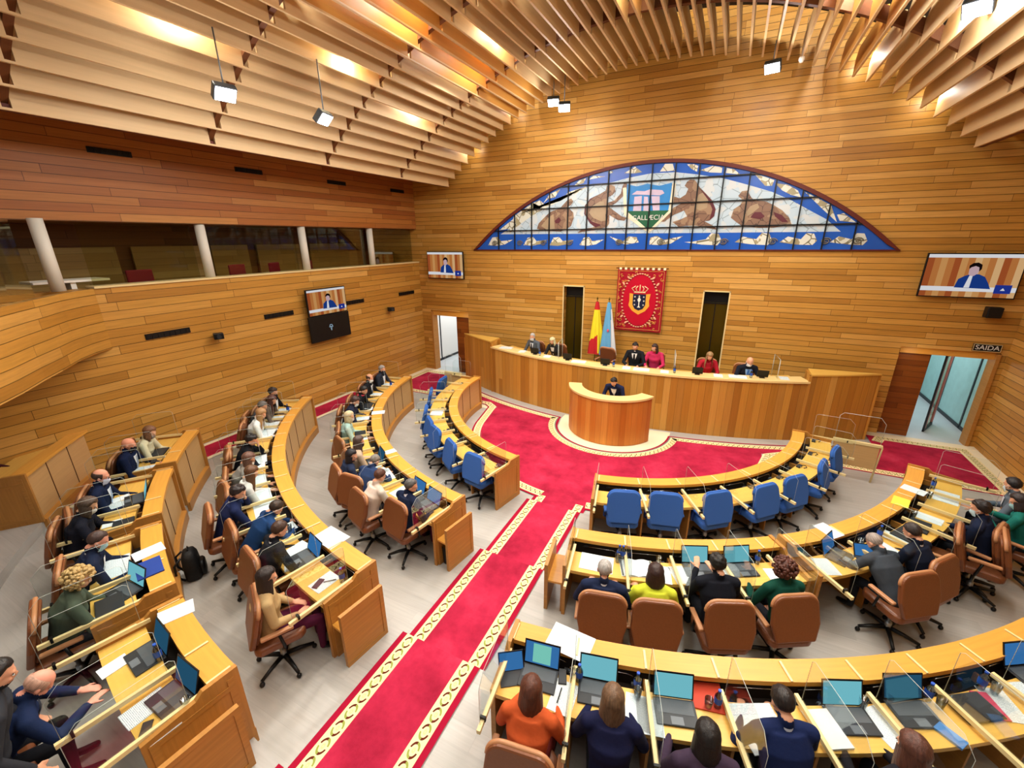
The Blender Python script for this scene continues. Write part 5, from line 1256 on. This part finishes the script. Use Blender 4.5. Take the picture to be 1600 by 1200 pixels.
IT = {
 'D1': [('laptop_page', -.05, .42, 0), ('paper', .20, .52, -8), ('pen', .17, .52, 80), ('wide', .18, .06, -12), ('phone', .16, .34, 10), ('glass', .25, .33, 0), ('bottle', .31, .33, 0), ('tablet', -.30, .42, 25)],
 'D2': [('laptop', -.10, .42, 0), ('page', .24, .50, -4), ('bottle', .24, .30, 0), ('glass', .24, .38, 0)],
 'D3': [('laptop', -.08, .46, 0), ('red', .22, .24, -6), ('page', -.30, .52, -3), ('glass', .20, .38, 0), ('bottle', .28, .36, 0)],
 'D4': [('wide', -.08, .46, 4), ('notes', -.14, .60, 12), ('bottle', .16, .30, 0)],
 'D5': [('laptop', .05, .44, -3), ('stack', -.20, .50, 2), ('phone', -.16, .50, 30), ('page', .28, .48, 14), ('glass', .22, .33, 0)],
 'C1': [('wide', -.10, .46, -4), ('bottle', .18, .30, 0), ('glass', .16, .38, 0)],
 'C2': [('booklet', -.10, .46, 3), ('page', .20, .52, -5), ('bottle', -.26, .30, 0), ('glass', .18, .34, 0)],
 'C3': [('laptop', -.02, .42, 0), ('paper', -.26, .50, 8), ('page', .26, .42, 28)],
 'C4': [('laptop', -.12, .42, 0), ('notes', .22, .52, -5), ('bottle', .14, .31, 0)],
 'C5': [('laptop_blue', -.26, .40, 18), ('tablet', .05, .50, -30), ('page', -.05, .06, 3, 'printed sheet with two columns'), ('glass', .2, .32, 0)],
 'C6': [('page', .05, .48, -5), ('notes', -.16, .40, 30), ('bottle', .2, .31, 0)],
 'C7': [('closed', -.28, .44, 6), ('page', .08, .46, 4), ('yellowcard', .02, .12, 10), ('glass', -.1, .32, 0)],
 'C8': [('wide', -.1, .50, 0), ('bottle', .1, .32, 0)],
 'C9': [('page', .02, .14, -6, 'white page hanging over the wood'), ('glass', .15, .32, 0)],
 'R1': [('closed', .0, .44, 0), ('pen', .2, .5, 30)], 'R2': [('page', .06, .50, 0), ('console', -.15, .40, 0)], 'R3': [('laptop', .06, .38, 10), ('notes', -.1, .56, 20), ('paper', .1, .58, 5)],
 'R4': [('closed', .02, .42, 0), ('notes', -.14, .55, 0)], 'R5': [('wide', -.02, .46, 0), ('page', .1, .12, 10, 'curling printed sheet')], 'R6': [('laptop', -.12, .40, 20), ('closed', .05, .52, 0), ('notes', .18, .56, 15), ('bookblue', -.18, .14, 0)],
 'R7': [('laptop_dim', .02, .40, 4), ('page', -.22, .07, -12, 'white leaflet with a cyan drawing'), ('notes', -.1, .6, 8), ('bottle', .16, .32, 0)],
 'L1': [('page', .0, .44, 0), ('bottle', .15, .3, 0)], 'L2': [('page', .02, .46, 4)], 'L3': [('paper', 0, .46, 0)], 'L4': [('wide', .0, .44, -4)], 'L5': [('wide', .02, .44, 3), ('stack', .3, .46, 0)],
 'L6': [('booklet', 0, .46, 0)], 'L7': [('wide', .02, .44, 0)], 'L8': [('wide', .0, .44, -3)], 'L9': [('page', .1, .36, 3), ('glass', .22, .32, 0)], 'L10': [('page', -.06, .40, 10), ('laptop_blue', .20, .42, 0), ('paper', .2, .5, -20), ('wide', .2, .05, 8, 'large white sheet')],
 'L11': [('paper', .05, .46, 4), ('phone', .02, .52, 24), ('pen', .1, .42, 50), ('bottle', .22, .33, 0)],
 'M1': [('page', 0, .46, 0), ('bottle', .16, .3, 0)], 'M2': [('page', .02, .46, 0)], 'M3': [('closed', 0, .44, 0), ('paper', .2, .42, 6)], 'M4': [('page', .05, .42, 0), ('paper', .05, .06, 0)], 'M5': [('closed', .0, .44, 0), ('page', .2, .46, 6)],
 'M6': [('laptop_dim', .06, .40, 0), ('page', .22, .46, -8), ('notes', .05, .07, 5, 'small white card')], 'M7': [('paper', .05, .44, 10)], 'M8': [('wide', .04, .42, -5)], 'M9': [('paper', .0, .46, 6), ('pen', .1, .4, 40), ('laptop_blue', .24, .38, 0)],
 'M10': [('laptop_blue', .06, .42, -4), ('notes', -.1, .56, 8), ('closed', -.28, .42, 0), ('phone', .24, .52, 10)],
}
for k, spec in IT.items():
    t, a, sh = BY[k]; put(t, a, sh, spec)
for t, bs in ((1, B1R), (1, B1L), (2, B2Ra), (2, B2Rb), (2, B2L), (3, B3R), (3, B3L), *[(4, b) for b in B4]):
    r0 = RINGS[t][0]; bs = sorted(bs)
    for b0, b1 in zip(bs, bs[1:]):
        if (b1-b0)*math.pi/180*r0 < .5: continue
        c = (b0+b1)/2; nn = [n for k, x, n in seats if k == t and b0 <= x <= b1]
        sh = nn[0] if nn else relname(t, c, 'the place', 'emp')
        w = (b1-b0)*math.pi/180*r0
        item('mic', r0, c, T_[t]+.602, w/2-.07, .15, 0, 'silver microphone before '+sh, 'gooseneck microphones')
        if t == 1: item('console', r0, c, T_[t]+.737, w/2-.12, .36, 0, 'grey headset console before '+sh, 'desk consoles')
# third row right, empty places towards the right edge
put(4, -7.9, 'the person in purple at the bottom', [('laptop_dim', -.02, .40, 6), ('paper', -.12, .54, 4), ('phone', .10, .60, 60), ('glass', .18, .34, 0), ('notes', .2, .52, 0)])
put(1, -56.5, 'the gap in the left blue chairs', [('paper', -.05, .48, 15), ('stack', .2, .5, -10)])
put(1, 20.0, 'the first two blue chairs on the right', [('notes', .0, .40, 10)])
put(3, 31.8, 'the empty seat beside the bottom edge person', [('laptop_dim', -.04, .42, -6), ('mask', .08, .60, 20), ('bottle', .18, .32, 0), ('glass', .22, .39, 0)])
put(3, 36.4, 'the empty seat with the pink notebook', [('closed', -.16, .44, -4), ('pink', .0, .45, -18), ('paper', .12, .46, -22), ('bottle', .10, .31, 0), ('glass', .16, .37, 0)])
put(3, 41.0, 'the empty seat nearest the right edge', [('laptop_blue', .05, .36, -10), ('paper', -.2, .48, -12)])
put(2, 52.6, 'the empty seat left of the person in navy knit', [('closed', .05, .44, 0), ('paper', -.15, .42, 12)])
put(2, 38.5, 'the empty end of the far right desk', [('page', -.02, .50, -14, 'pale page with blue grid')])
# things on the dais ledge
for i, (x, key, w) in enumerate([(-3.95, 'wide', 'papers'), (-3.25, 'paper', 'papers'), (-2.75, 'monitor', ''), (-2.3, 'page', ''), (-1.6, 'monitor', ''), (-1.25, 'wide', ''), (-.45, 'monitor', ''), (.15, 'page', ''), (.55, 'wide', ''), (1.15, 'page', ''), (1.95, 'monitor', ''), (2.45, 'page', ''), (2.9, 'wide', ''), (3.45, 'monitor', ''), (3.95, 'page', '')]):
    y = DC-math.sqrt((DR_-.24)**2-x*x)
    nm = {'monitor': 'black monitor seen from behind', 'wide': 'spread papers', 'page': 'white page', 'paper': 'printed sheet'}[key]
    pos = ['at its far left end', 'before the grey suited person', 'beside the grey suited person', 'before the blond person', 'left of the flags', 'under the red and yellow flag', 'under the blue and white flag', 'before the person below the tapestry', 'before the person in pink', 'right of the person in pink', 'before the person in red', 'right of the person in red', 'left of the bald person', 'before the bald person', 'at its right end'][i]
    first_or_copy(key, PR, (x, y, 1.603), R(180+6), nm+' on the dais ledge '+pos, 'things on the dais ledge')
for i, x in enumerate((-2.55, -.2, 1.4, 3.2)):
    y = DC-math.sqrt((DR_-.2)**2-x*x); first_or_copy('bottle', PR, (x, y, 1.603), 0, 'water bottle on the dais ledge, '+['leftmost', 'near the flags', 'before the tapestry side', 'rightmost'][i]+' of four', 'bottles on the dais')
for x, w in ((-1.95, 'right of the blond person'), (1.35, 'left of the person in red'), (3.75, 'right of the bald person in blue shirt')):
    t = empty('desk_screen', (x, DC-math.sqrt((DR_-.5)**2-x*x), 1.47), R(8), label='small clear acrylic screen on the dais, '+w, cat='screen')
    MB().box(-.004, .004, -.3, .3, 0, .62).build('acrylic_sheet', M['acrylic'], t); mb = MB(); mb.tube([(0, -.3, 0), (0, -.3, .62), (0, .3, .62), (0, .3, 0)], .006, 5); mb.build('sheet_edge', M['acr_edge'], t)
t = first_or_copy('paper', PR, tuple(pol(10.0-.02, -4.2, .6)+Vector((0, 0, .5))), 0, 'printed sheet lying on the low side shelf', None) if False else None

# ------------------------------------------------------------------ backpack, bin
t = empty('backpack', tuple(pol(9.2, -25.4, .45)), R(-30), label='black backpack standing on the grey floor in front of the back row desk', cat='bag')
mb = MB(); mb.rings([[((.15+.02*k2)*wx*math.copysign(abs(math.cos(a))**.6, math.cos(a)), .10*wx*math.copysign(abs(math.sin(a))**.6, math.sin(a)), z) for a in [2*math.pi*j/20 for j in range(20)]] for z, wx, k2 in ((0, .85, 0), (.03, 1, 0), (.22, 1.05, 0), (.36, .95, 0), (.43, .7, 0), (.455, .3, 0))], 0, True); mb.build('bag_body', flat('black_nylon', '#121214', .6, bump=.4, bscale=30), t)
mb = MB(); mb.rings([[(.11*wx*math.copysign(abs(math.cos(a))**.6, math.cos(a)), .12+.04*wx*math.copysign(abs(math.sin(a))**.6, math.sin(a)), z) for a in [2*math.pi*j/16 for j in range(16)]] for z, wx in ((.03, .8), (.06, 1), (.2, 1), (.25, .6))], 0, True); mb.build('front_pocket', M['black'], t)
for s in (-1, 1):
    mb = MB(); mb.tube([(s*.08, -.09, .40), (s*.12, -.17, .32), (s*.13, -.18, .15), (s*.1, -.10, .04)], .016, 6); mb.build('strap', M['black'], t)
mb = MB(); mb.tube([(-.04, 0, .44), (-.03, 0, .49), (.03, 0, .49), (.04, 0, .44)], .009, 6); mb.build('handle', M['black'], t)
t = empty('waste_bin', tuple(pol(6.40, -8.27, .3)), 0, label='black waste bin on the floor under the second row left side shelf', cat='bin')
MB().revolve([(.075, 0), (.088, .30), (.08, .30), (.07, .01)], 18).build('bin_body', M['black'], t)

# ------------------------------------------------------------------ television screens
def tv(loc, rz, w, h, label, picture=True, logo=False, tilt=0):
    t = empty('television', loc, rz, label=label, cat='television')
    t.rotation_euler = (R(tilt), 0, rz)
    bev(MB().box(-w/2, w/2, .0, .06, -h/2, h/2).build('casing', M['black'], t), .008, 2)
    MB().box(-.12, .12, .06, .225, -.12, .12).build('wall_bracket', M['dgrey'], t)
    W, Hh = w-.05, h-.05
    if picture:
        mb = MB()
        def q(x0, x1, z0, z1, mi, d): mb.face([(x0*W-W/2, -d, z0*Hh-Hh/2), (x1*W-W/2, -d, z0*Hh-Hh/2), (x1*W-W/2, -d, z1*Hh-Hh/2), (x0*W-W/2, -d, z1*Hh-Hh/2)], None, mi)
        cols = [0, 1, 2, 1, 0, 2, 1, 3, 2, 1, 3, 0, 1, 3]
        for i, c in enumerate(cols): q(i/14, (i+1)/14, 0, 1, c, .002)
        q(0, 1, .92, 1, 4, .003); q(0, 1, .13, .24, 4, .003)
        def pg(pts, mi, d): mb.face([(x*W-W/2, -d, z*Hh-Hh/2) for x, z in pts], None, mi)
        pg([(.36, .22), (.38, .42), (.44, .50), (.50, .54), (.58, .54), (.65, .48), (.70, .34), (.74, .20)], 5, .004)
        pg([(.46, .22), (.485, .50), (.52, .50), (.52, .22)], 4, .005)
        pg([(.47, .54), (.465, .66), (.49, .72), (.54, .74), (.57, .68), (.565, .56), (.53, .50), (.49, .50)], 6, .005)
        pg([(.46, .66), (.455, .74), (.49, .80), (.54, .81), (.585, .76), (.59, .66), (.57, .60), (.56, .70), (.52, .73), (.48, .70)], 7, .006)
        q(.78, .95, .10, .30, 8, .006); pg([(.84, .17), (.865, .23), (.89, .17)], 4, .007)
        mb.build('screen_picture', [emit('scr_wood1', '#a8542a', .75), emit('scr_wood2', '#c27a40', .75), emit('scr_wood3', '#d49a5c', .75), emit('scr_wood4', '#e3b680', .75), emit('scr_white', '#e6e6ea', .8), emit('scr_blue', '#1c3f8e', .7), emit('scr_skin', '#d0b0b8', .75), emit('scr_hair', '#1c1214', .5), emit('scr_laptop', '#24399a', .7)], t)
    if logo:
        mb = MB()
        mb.tube([(-.05, -.004, .03), (-.03, -.004, .07), (.03, -.004, .07), (.05, -.004, .03)], .008, 5); mb.box(-.07, .07, -.006, -.002, .0, .018); mb.box(-.03, .03, -.006, -.002, -.04, -.022); mb.box(-.012, .012, -.006, -.002, -.10, -.05)
        mb.build('screen_emblem', emit('scr_emblem', '#b8d8ee', .7), t)
    return t
tv((-7.02, 13.42, 4.13), 0, 1.58, .96, 'television showing the speaker, on the back wall left of the arched window')
tv((7.22, 13.42, 4.12), 0, 1.66, .98, 'large television showing the speaker, on the back wall above the right door')
tv((-8.12, 8.94, 3.34), R(90), 1.40, .76, 'television showing the speaker on the left wall, above a black one', tilt=0)
tv((-8.12, 8.94, 2.58), R(90), 1.46, .74, 'switched off black television with small white emblem on the left wall', picture=False, logo=True)
# wall cameras and speaker
for (x, y, z, rz), lab in (((-8.22, 5.78, 2.93, R(65)), 'black camera on the left wall, left of the televisions'), ((-8.22, 11.65, 2.72, R(65)), 'black camera on the left wall near the back corner')):
    t = empty('wall_camera', (x, y, z), rz, label=lab, cat='camera')
    MB().box(-.04, .04, .02, .13, -.04, .04).build('bracket', M['grey'], t); bev(MB().box(-.10, .10, -.16, .02, -.07, .07).build('camera_body', M['black'], t), .015, 2); MB().revolve([(.045, 0), (.05, .05)], 14).build('lens', M['dgrey'], t, loc=(0, -.16, 0), rot=(R(90), 0, 0))
t = empty('wall_speaker', (7.8, 13.45, 3.33), 0, label='small black speaker on the back wall below the large right television', cat='speaker')
bev(MB().box(-.13, .13, -.1, .1, -.12, .12).build('cabinet', M['black'], t), .02, 2); MB().box(-.03, .03, .1, .15, -.03, .03).build('bracket', M['dgrey'], t)
t = empty('exit_sign', (7.95, 13.55, 2.50), 0, label='black exit sign with white lettering above the right door', cat='sign')
MB().box(-.24, .24, 0, .04, -.085, .085).build('sign_board', M['black'], t)
mb = MB()
for x0, x1, z0, z1 in ((-.24, .24, .077, .085), (-.24, .24, -.085, -.077), (-.24, -.232, -.085, .085), (.232, .24, -.085, .085)): mb.box(x0, x1, -.004, 0, z0, z1)
mb.build('sign_border', M['rail'], t); text('SAIDA', .15, (0, -.004, 0), (R(90), 0, 0), M['offwhite'], t, 'lettering', sx=1.0)

# ------------------------------------------------------------------ tapestry with the coat of arms
t = empty('tapestry', (0, 13.5, 3.19), 0, label='red tapestry with gold border and crowned shield on the back wall', cat='tapestry')
W, Hh = 1.40, 1.86
mb = MB(); P = []
for i in range(25):
    x = -W/2+W*i/24; P.append([(x, .012*math.sin(i*1.1), -Hh/2+(Hh*j/20)) for j in range(21)])
mb.grid(P, 0, True); 
Q = [[(x, y+.02, z) for x, y, z in r] for r in P]; mb.grid(Q, 0, True)
mb.build('cloth', flat('tapestry_red', '#9c1a2a', .9, spec=.1, bump=.3, bscale=150), t)
gold = flat('tapestry_gold', '#d2904a', .85, spec=.1); crimson = flat('tapestry_crimson', '#b3132c', .9, spec=.1)
mb = MB(); rnd = random.Random(5)
for s in (-1, 1):
    mb.box(s*.655-.006, s*.655+.006, -.020, -.014, -.88, .88); mb.box(-.66, .66, -.020, -.014, s*.875-.006, s*.875+.006)
for k in range(150):
    u = rnd.uniform(-.63, .63); v = rnd.uniform(-.85, .85)
    if (u/.50)**2+(v/.78)**2 < 1.02: continue
    a0 = rnd.uniform(0, 6.28); rr_ = rnd.uniform(.025, .05)
    mb.tube([(u+rr_*(1-i/9)*math.cos(a0+i*.75), -.018, v+rr_*(1-i/9)*math.sin(a0+i*.75)) for i in range(8)], .009, 4)
mb.build('scroll_border', gold, t)
mb = MB()
for k in range(46):
    a = 2*math.pi*k/46; mb.ell((.52*math.cos(a), -.018, .80*math.sin(a)), (.035, .006, .022), 6, 4)
for s in (-1, 1):
    for v in (-1, 1): mb.ell((s*.36, -.02, v*.68), (.06, .006, .03), 8, 5, 0, Matrix.Rotation(R(-40*s*v), 3, 'Y')); mb.ell((s*.50, -.02, v*.50), (.06, .006, .03), 8, 5, 0, Matrix.Rotation(R(-50*s*v), 3, 'Y'))
mb.build('leaf_border', flat('tapestry_peach', '#e6a98a', .85, spec=.1), t)
MB().prism([(.49*math.cos(2*math.pi*i/40), .76*math.sin(2*math.pi*i/40)) for i in range(40)], .014, .022, Matrix.Rotation(R(90), 4, 'X')).build('oval_field', crimson, t)
XM = Matrix.Rotation(R(90), 4, 'X')
MB().prism([(-.30, .22), (-.17, .20), (.17, .20), (.32, .22), (.29, .0), (.31, -.15), (.20, -.30), (.0, -.42), (-.20, -.30), (-.31, -.15), (-.29, .0)], .022, .028, XM).build('gold_cartouche', flat('cartouche_gold', '#e2a035', .7), t)
MB().prism([(-.19, .20), (.19, .20), (.19, -.12), (.12, -.24), (0, -.29), (-.12, -.24), (-.19, -.12)], .028, .034, XM).build('shield', flat('shield_navy', '#0f1636', .8), t)
mb = MB()
for x, z in ((-.13, .12), (0, .14), (.13, .12), (-.14, 0), (.14, 0), (-.13, -.12), (.13, -.12)): mb.box(x-.024, x+.024, -.038, -.034, z-.008, z+.008); mb.box(x-.008, x+.008, -.038, -.034, z-.024, z+.024)
mb.prism([(-.05, .06), (.05, .06), (.04, .0), (.012, -.03), (.012, -.15), (.05, -.20), (-.05, -.20), (-.012, -.15), (-.012, -.03), (-.04, .0)], .034, .038, XM); mb.ell((0, -.036, .08), (.03, .003, .03), 10, 6)
mb.build('chalice_and_crosses', flat('tapestry_white', '#e8e4d8', .8), t)
mb = MB()
for k in range(5):
    x = (k-2)*.07; mb.tube([(x*1.15, -.03, .27), (x*1.7, -.03, .37), (x*.9, -.03, .44)], .016, 5)
mb.box(-.17, .17, -.036, -.022, .24, .28); mb.ell((0, -.03, .46), (.02, .01, .02), 8, 5); mb.build('crown', flat('crown_pale_gold', '#e8c69c', .7), t)
mb = MB(); mb.tube([(-.76, .0, .955), (.76, .0, .955)], .014, 8); mb.build('hanging_rod', M['reddark'], t)
mb = MB()
for k in range(9): mb.box(-.66+k*.16, -.66+k*.16+.07, -.02, .02, .91, .975)
mb.build('hanging_loops', M['cream'], t)

# ------------------------------------------------------------------ flags
def flag(x, y, cols, label, crest=None):
    t = empty('flag', (x, y, .75), R(4), label=label, cat='flag')
    MB().revolve([(.17, 0), (.15, .04), (.03, .06)], 18).build('pole_base', M['brass'], t); MB().tube([(0, 0, .05), (0, 0, 2.44)], .014, 8).build('pole', M['brass'], t); MB().revolve([(.0, 2.44), (.03, 2.48), (.0, 2.56)], 8).build('finial', M['brass'], t)
    mb = MB(); P = []; n = 36
    for i in range(41):
        v = i/40; z = 2.40-1.65*v; rr = .04+.19*v**.8; row = []
        for j in range(n):
            a = 2*math.pi*j/n; k = 1+.20*math.sin(5*a+1.2)*(.4+v)+.08*math.sin(11*a)
            row.append((rr*k*math.cos(a)+.02*v, .6*rr*k*math.sin(a), z))
        P.append(row)
    mb.grid(P, 0, True, False, True)
    me_faces = len(mb.f)
    for f in range(me_faces):
        i, j = divmod(f, n); v = i/40; u = j/n
        mb.mi[f] = cols(u, v)
    return t, mb
t, mb = flag(-1.2, 13.15, lambda u, v: (0 if (v < .42 and (u < .35 or v < .15)) or (v > .60 and .45 < u < .80 and v-.6 > (.80-u)*.6) or v > .95 else 1), 'draped red and yellow flag on a pole behind the dais')
mb.build('flag_cloth', [flat('flag_red', '#b81f26', .8), flat('flag_yellow', '#e2cf2a', .8)], t)
t, mb = flag(-.82, 13.12, lambda u, v: (0 if .55 < u < .92-.1*v or v < .12 else 1), 'draped white and light blue flag with small crest behind the dais')
mb.build('flag_cloth', [flat('flag_blue', '#5f9fcc', .8), flat('flag_white', '#dfe6ee', .8)], t)
mb = MB(); mb.ell((.03, -.13, 1.55), (.035, .012, .05), 8, 6); mb.build('crest', flat('flag_crest', '#d0607c', .8), t)

# ------------------------------------------------------------------ gallery seats and table
for i, (y, w) in enumerate(((5.0, 'nearest the camera'), (7.2, 'second from the near end'), (8.3, 'third from the near end'), (9.5, 'farthest from the camera'))):
    t = empty('gallery_chair', (-8.95, y, 3.9), R(-90+12*i), label='dark red upholstered gallery chair behind glass, '+w, cat='chair', group='gallery chairs')
    bev(MB().box(-.24, .24, -.22, .22, .20, .28).build('seat', M['maroon'], t), .03, 2); bev(MB().box(-.25, .25, -.28, -.22, .25, .56).build('backrest', M['maroon'], t), .03, 2)
    mb = MB(); mb.tube([(0, 0, 0), (0, 0, .2)], .03, 8); mb.box(-.2, .2, -.03, .03, 0, .03); mb.build('pedestal', M['black'], t)
t = empty('gallery_table', (-8.95, 3.7, 3.9), 0, label='low white table behind the nearest gallery column', cat='table')
MB().box(-.3, .3, -.55, .55, .42, .46).build('tabletop', M['white'], t); MB().box(-.25, .25, -.04, .04, 0, .42).build('leg', M['white'], t)

# ------------------------------------------------------------------ ceiling floodlights and room light
def lamp(x, y, z, lab, top, watts, aim=(0, 6, 0), double=False):
    t = empty('floodlight', (x, y, z), 0, label=lab, cat='light')
    MB().tube([(0, 0, .05), (0, 0, top-z)], .012, 6).build('drop_rod', M['grey'], t)
    d = Vector((aim[0]-x, aim[1]-y, aim[2]-z)).normalized(); q = d.to_track_quat('-Z', 'Y')
    h = bev(MB().box(-.16, .16, -.12, .12, -.02, .10).build('housing', M['dgrey'], t), .02, 2); h.rotation_mode = 'QUATERNION'; h.rotation_quaternion = q
    f = MB().box(-.14, .14, -.10, .10, -.026, -.021).build('lamp_face', M['lamp'], h)
    l = bpy.data.lights.new('floodlight_lamp', 'SPOT'); l.energy = watts; l.spot_size = R(150); l.spot_blend = .9; l.shadow_soft_size = .12; l.color = (1, .93, .84)
    lo = bpy.data.objects.new('floodlight_lamp', l); COL.objects.link(lo); lo.location = (x+d.x*.06, y+d.y*.06, z+d.z*.06); lo.rotation_mode = 'QUATERNION'; lo.rotation_quaternion = q
    l2 = bpy.data.lights.new('floodlight_glow', 'POINT'); l2.energy = 45; l2.shadow_soft_size = .15; l2.color = (1, .97, .92); o2 = bpy.data.objects.new('floodlight_glow', l2); COL.objects.link(o2); o2.location = (x+d.x*.2, y+d.y*.2, z-.22)
    return t
FL = 260
lamp(-4.89, 4.87, 7.15, 'bright floodlight hanging below the slats at the left, nearest the camera', zc(4.89), FL, (2, 3, 0))
lamp(-4.73, 6.59, 7.15, 'smaller looking floodlight hanging below the slats, second from the left', zc(4.73), FL, (2, 8, 0))
lamp(-2.48, 12.4, 8.47, 'left one of two floodlights side by side near the back wall', zc(2.48), FL, (-1, 6, 0))
lamp(-2.17, 12.4, 8.31, 'right one of two floodlights side by side near the back wall', zc(2.17), FL, (0, 6, 0))
lamp(2.6, 12.3, 8.45, 'bright floodlight near the back wall above the arched window top', zc(2.6), FL, (1, 5, 0))
lamp(4.86, 9.02, 7.85, 'floodlight between the slats at the top right edge', zc(4.86), FL, (2, 3, 0))
t = empty('ceiling_sensor', (3.14, 12.6, 8.6), 0, label='small white sensor hanging on a thin rod beside the back floodlight', cat='sensor')
MB().tube([(0, 0, .05), (0, 0, .75)], .006, 6).build('rod', M['steel'], t); MB().revolve([(.03, -.05), (.06, .0), (.05, .05), (.01, .07)], 12).build('sensor_body', M['white'], t)
def area(x, y, z, sx, sy, w, rot=(0, 0, 0), col=(1, .97, .91), sp=None):
    l = bpy.data.lights.new('unseen_area_lamp', 'AREA'); l.shape = 'RECTANGLE'; l.size = sx; l.size_y = sy; l.energy = w; l.color = col
    if sp: l.spread = R(sp)
    o = bpy.data.objects.new('unseen_area_lamp', l); COL.objects.link(o); o.location = (x, y, z); o.rotation_euler = rot; return o
def point(x, y, z, w, col=(1, .93, .8), r=.12):
    l = bpy.data.lights.new('point_lamp', 'POINT'); l.energy = w; l.color = col; l.shadow_soft_size = r
    o = bpy.data.objects.new('point_lamp', l); COL.objects.link(o); o.location = (x, y, z); return o
# lamps above the slats
for j in range(5):
    y = JY[j+1]-1.0
    for x in (-5.0, -2.6, 0.2, 2.9, 5.2): point(x+(.3 if j % 2 else -.2), y, zc(abs(x)+.2)+.40, 110, (1, .95, .82) if (j+int(x)) % 2 else (1, .82, .5))
for j in range(1, 5):
    y = JY[j+1]-.6
    for x in ((-3.7, -1.7, 1.6, 3.4) if j < 4 else (-3.7, 3.6)): point(x+.25*(j % 2), y, zc(abs(x))+.72, 260, (1, .94, .8), .15)
for x in (-5.6, -4.2, 4.3, 5.7): point(x, 13.2, zc(abs(x))+.30, 16, (1, .96, .88), .05)
# added fill lights without fixtures, over the hall and behind the viewpoint
area(0, -1.0, 7.9, 9, 1.2, 300, (R(-25), 0, 0))
area(-3.2, 5.5, 7.9, .8, 7, 380, (0, R(-12), 0)); area(3.2, 5.5, 8.0, .8, 7, 380, (0, R(12), 0)); area(0, 9.8, 8.4, 8, .8, 330)
point(6.75, 13.3, 2.2, 2, (1, .85, .55), .12); point(-6.5, 13.3, 2.2, 2, (1, .85, .55), .12)  # small downlights in the two door recesses
area(7.2, 16.5, 2.65, 1.5, 4, 60, col=(.92, .97, 1)); area(-7.4, 16.0, 2.65, 1.6, 4, 90, col=(.93, .97, 1)); point(7.3, 14.5, 2.2, 14, (1, 1, 1))  # unseen lamps added to brighten the corridors and the right door jamb
area(-9.4, 7, 5.35, .8, 9, 16, col=(1, .9, .7))
settle()
for k, p in list(PR.items())+list(CH.items()):
    if p.name not in used:
        for c in list(p.children_recursive): bpy.data.objects.remove(c)
        bpy.data.objects.remove(p)

w = bpy.data.worlds.new('world'); SC.world = w; w.use_nodes = True
w.node_tree.nodes['Background'].inputs[0].default_value = (1, .96, .9, 1); w.node_tree.nodes['Background'].inputs[1].default_value = .18

# ------------------------------------------------------------------ camera
cam = bpy.data.cameras.new('camera'); co = bpy.data.objects.new('camera', cam); COL.objects.link(co); SC.camera = co
f, pitch, yaw, roll = 668.0932, .3259186, .4647827, -.0109327
fw = Vector((-math.sin(yaw)*math.cos(pitch), math.cos(yaw)*math.cos(pitch), -math.sin(pitch))); rt = Vector((math.cos(yaw), math.sin(yaw), 0)); up = rt.cross(fw)
r2 = rt*math.cos(roll)+up*math.sin(roll); u2 = up*math.cos(roll)-rt*math.sin(roll)
co.matrix_world = Matrix(((r2.x, u2.x, -fw.x, 2.4), (r2.y, u2.y, -fw.y, 0), (r2.z, u2.z, -fw.z, 5.0), (0, 0, 0, 1)))
cam.sensor_fit = 'HORIZONTAL'; cam.sensor_width = 36; cam.lens = 36*f/1600; cam.clip_start = .05; cam.clip_end = 100
SC.view_settings.view_transform = 'Standard'; SC.view_settings.look = 'None'; SC.view_settings.exposure = -.08; SC.view_settings.gamma = 1; SC.view_settings.use_curve_mapping = False
SC.cycles.use_denoising = True
SC.cycles.max_bounces = 8; SC.cycles.transparent_max_bounces = 24; SC.cycles.diffuse_bounces = 4; SC.cycles.glossy_bounces = 3
SC.cycles.sample_clamp_indirect = 6; SC.cycles.caustics_reflective = False; SC.cycles.caustics_refractive = False
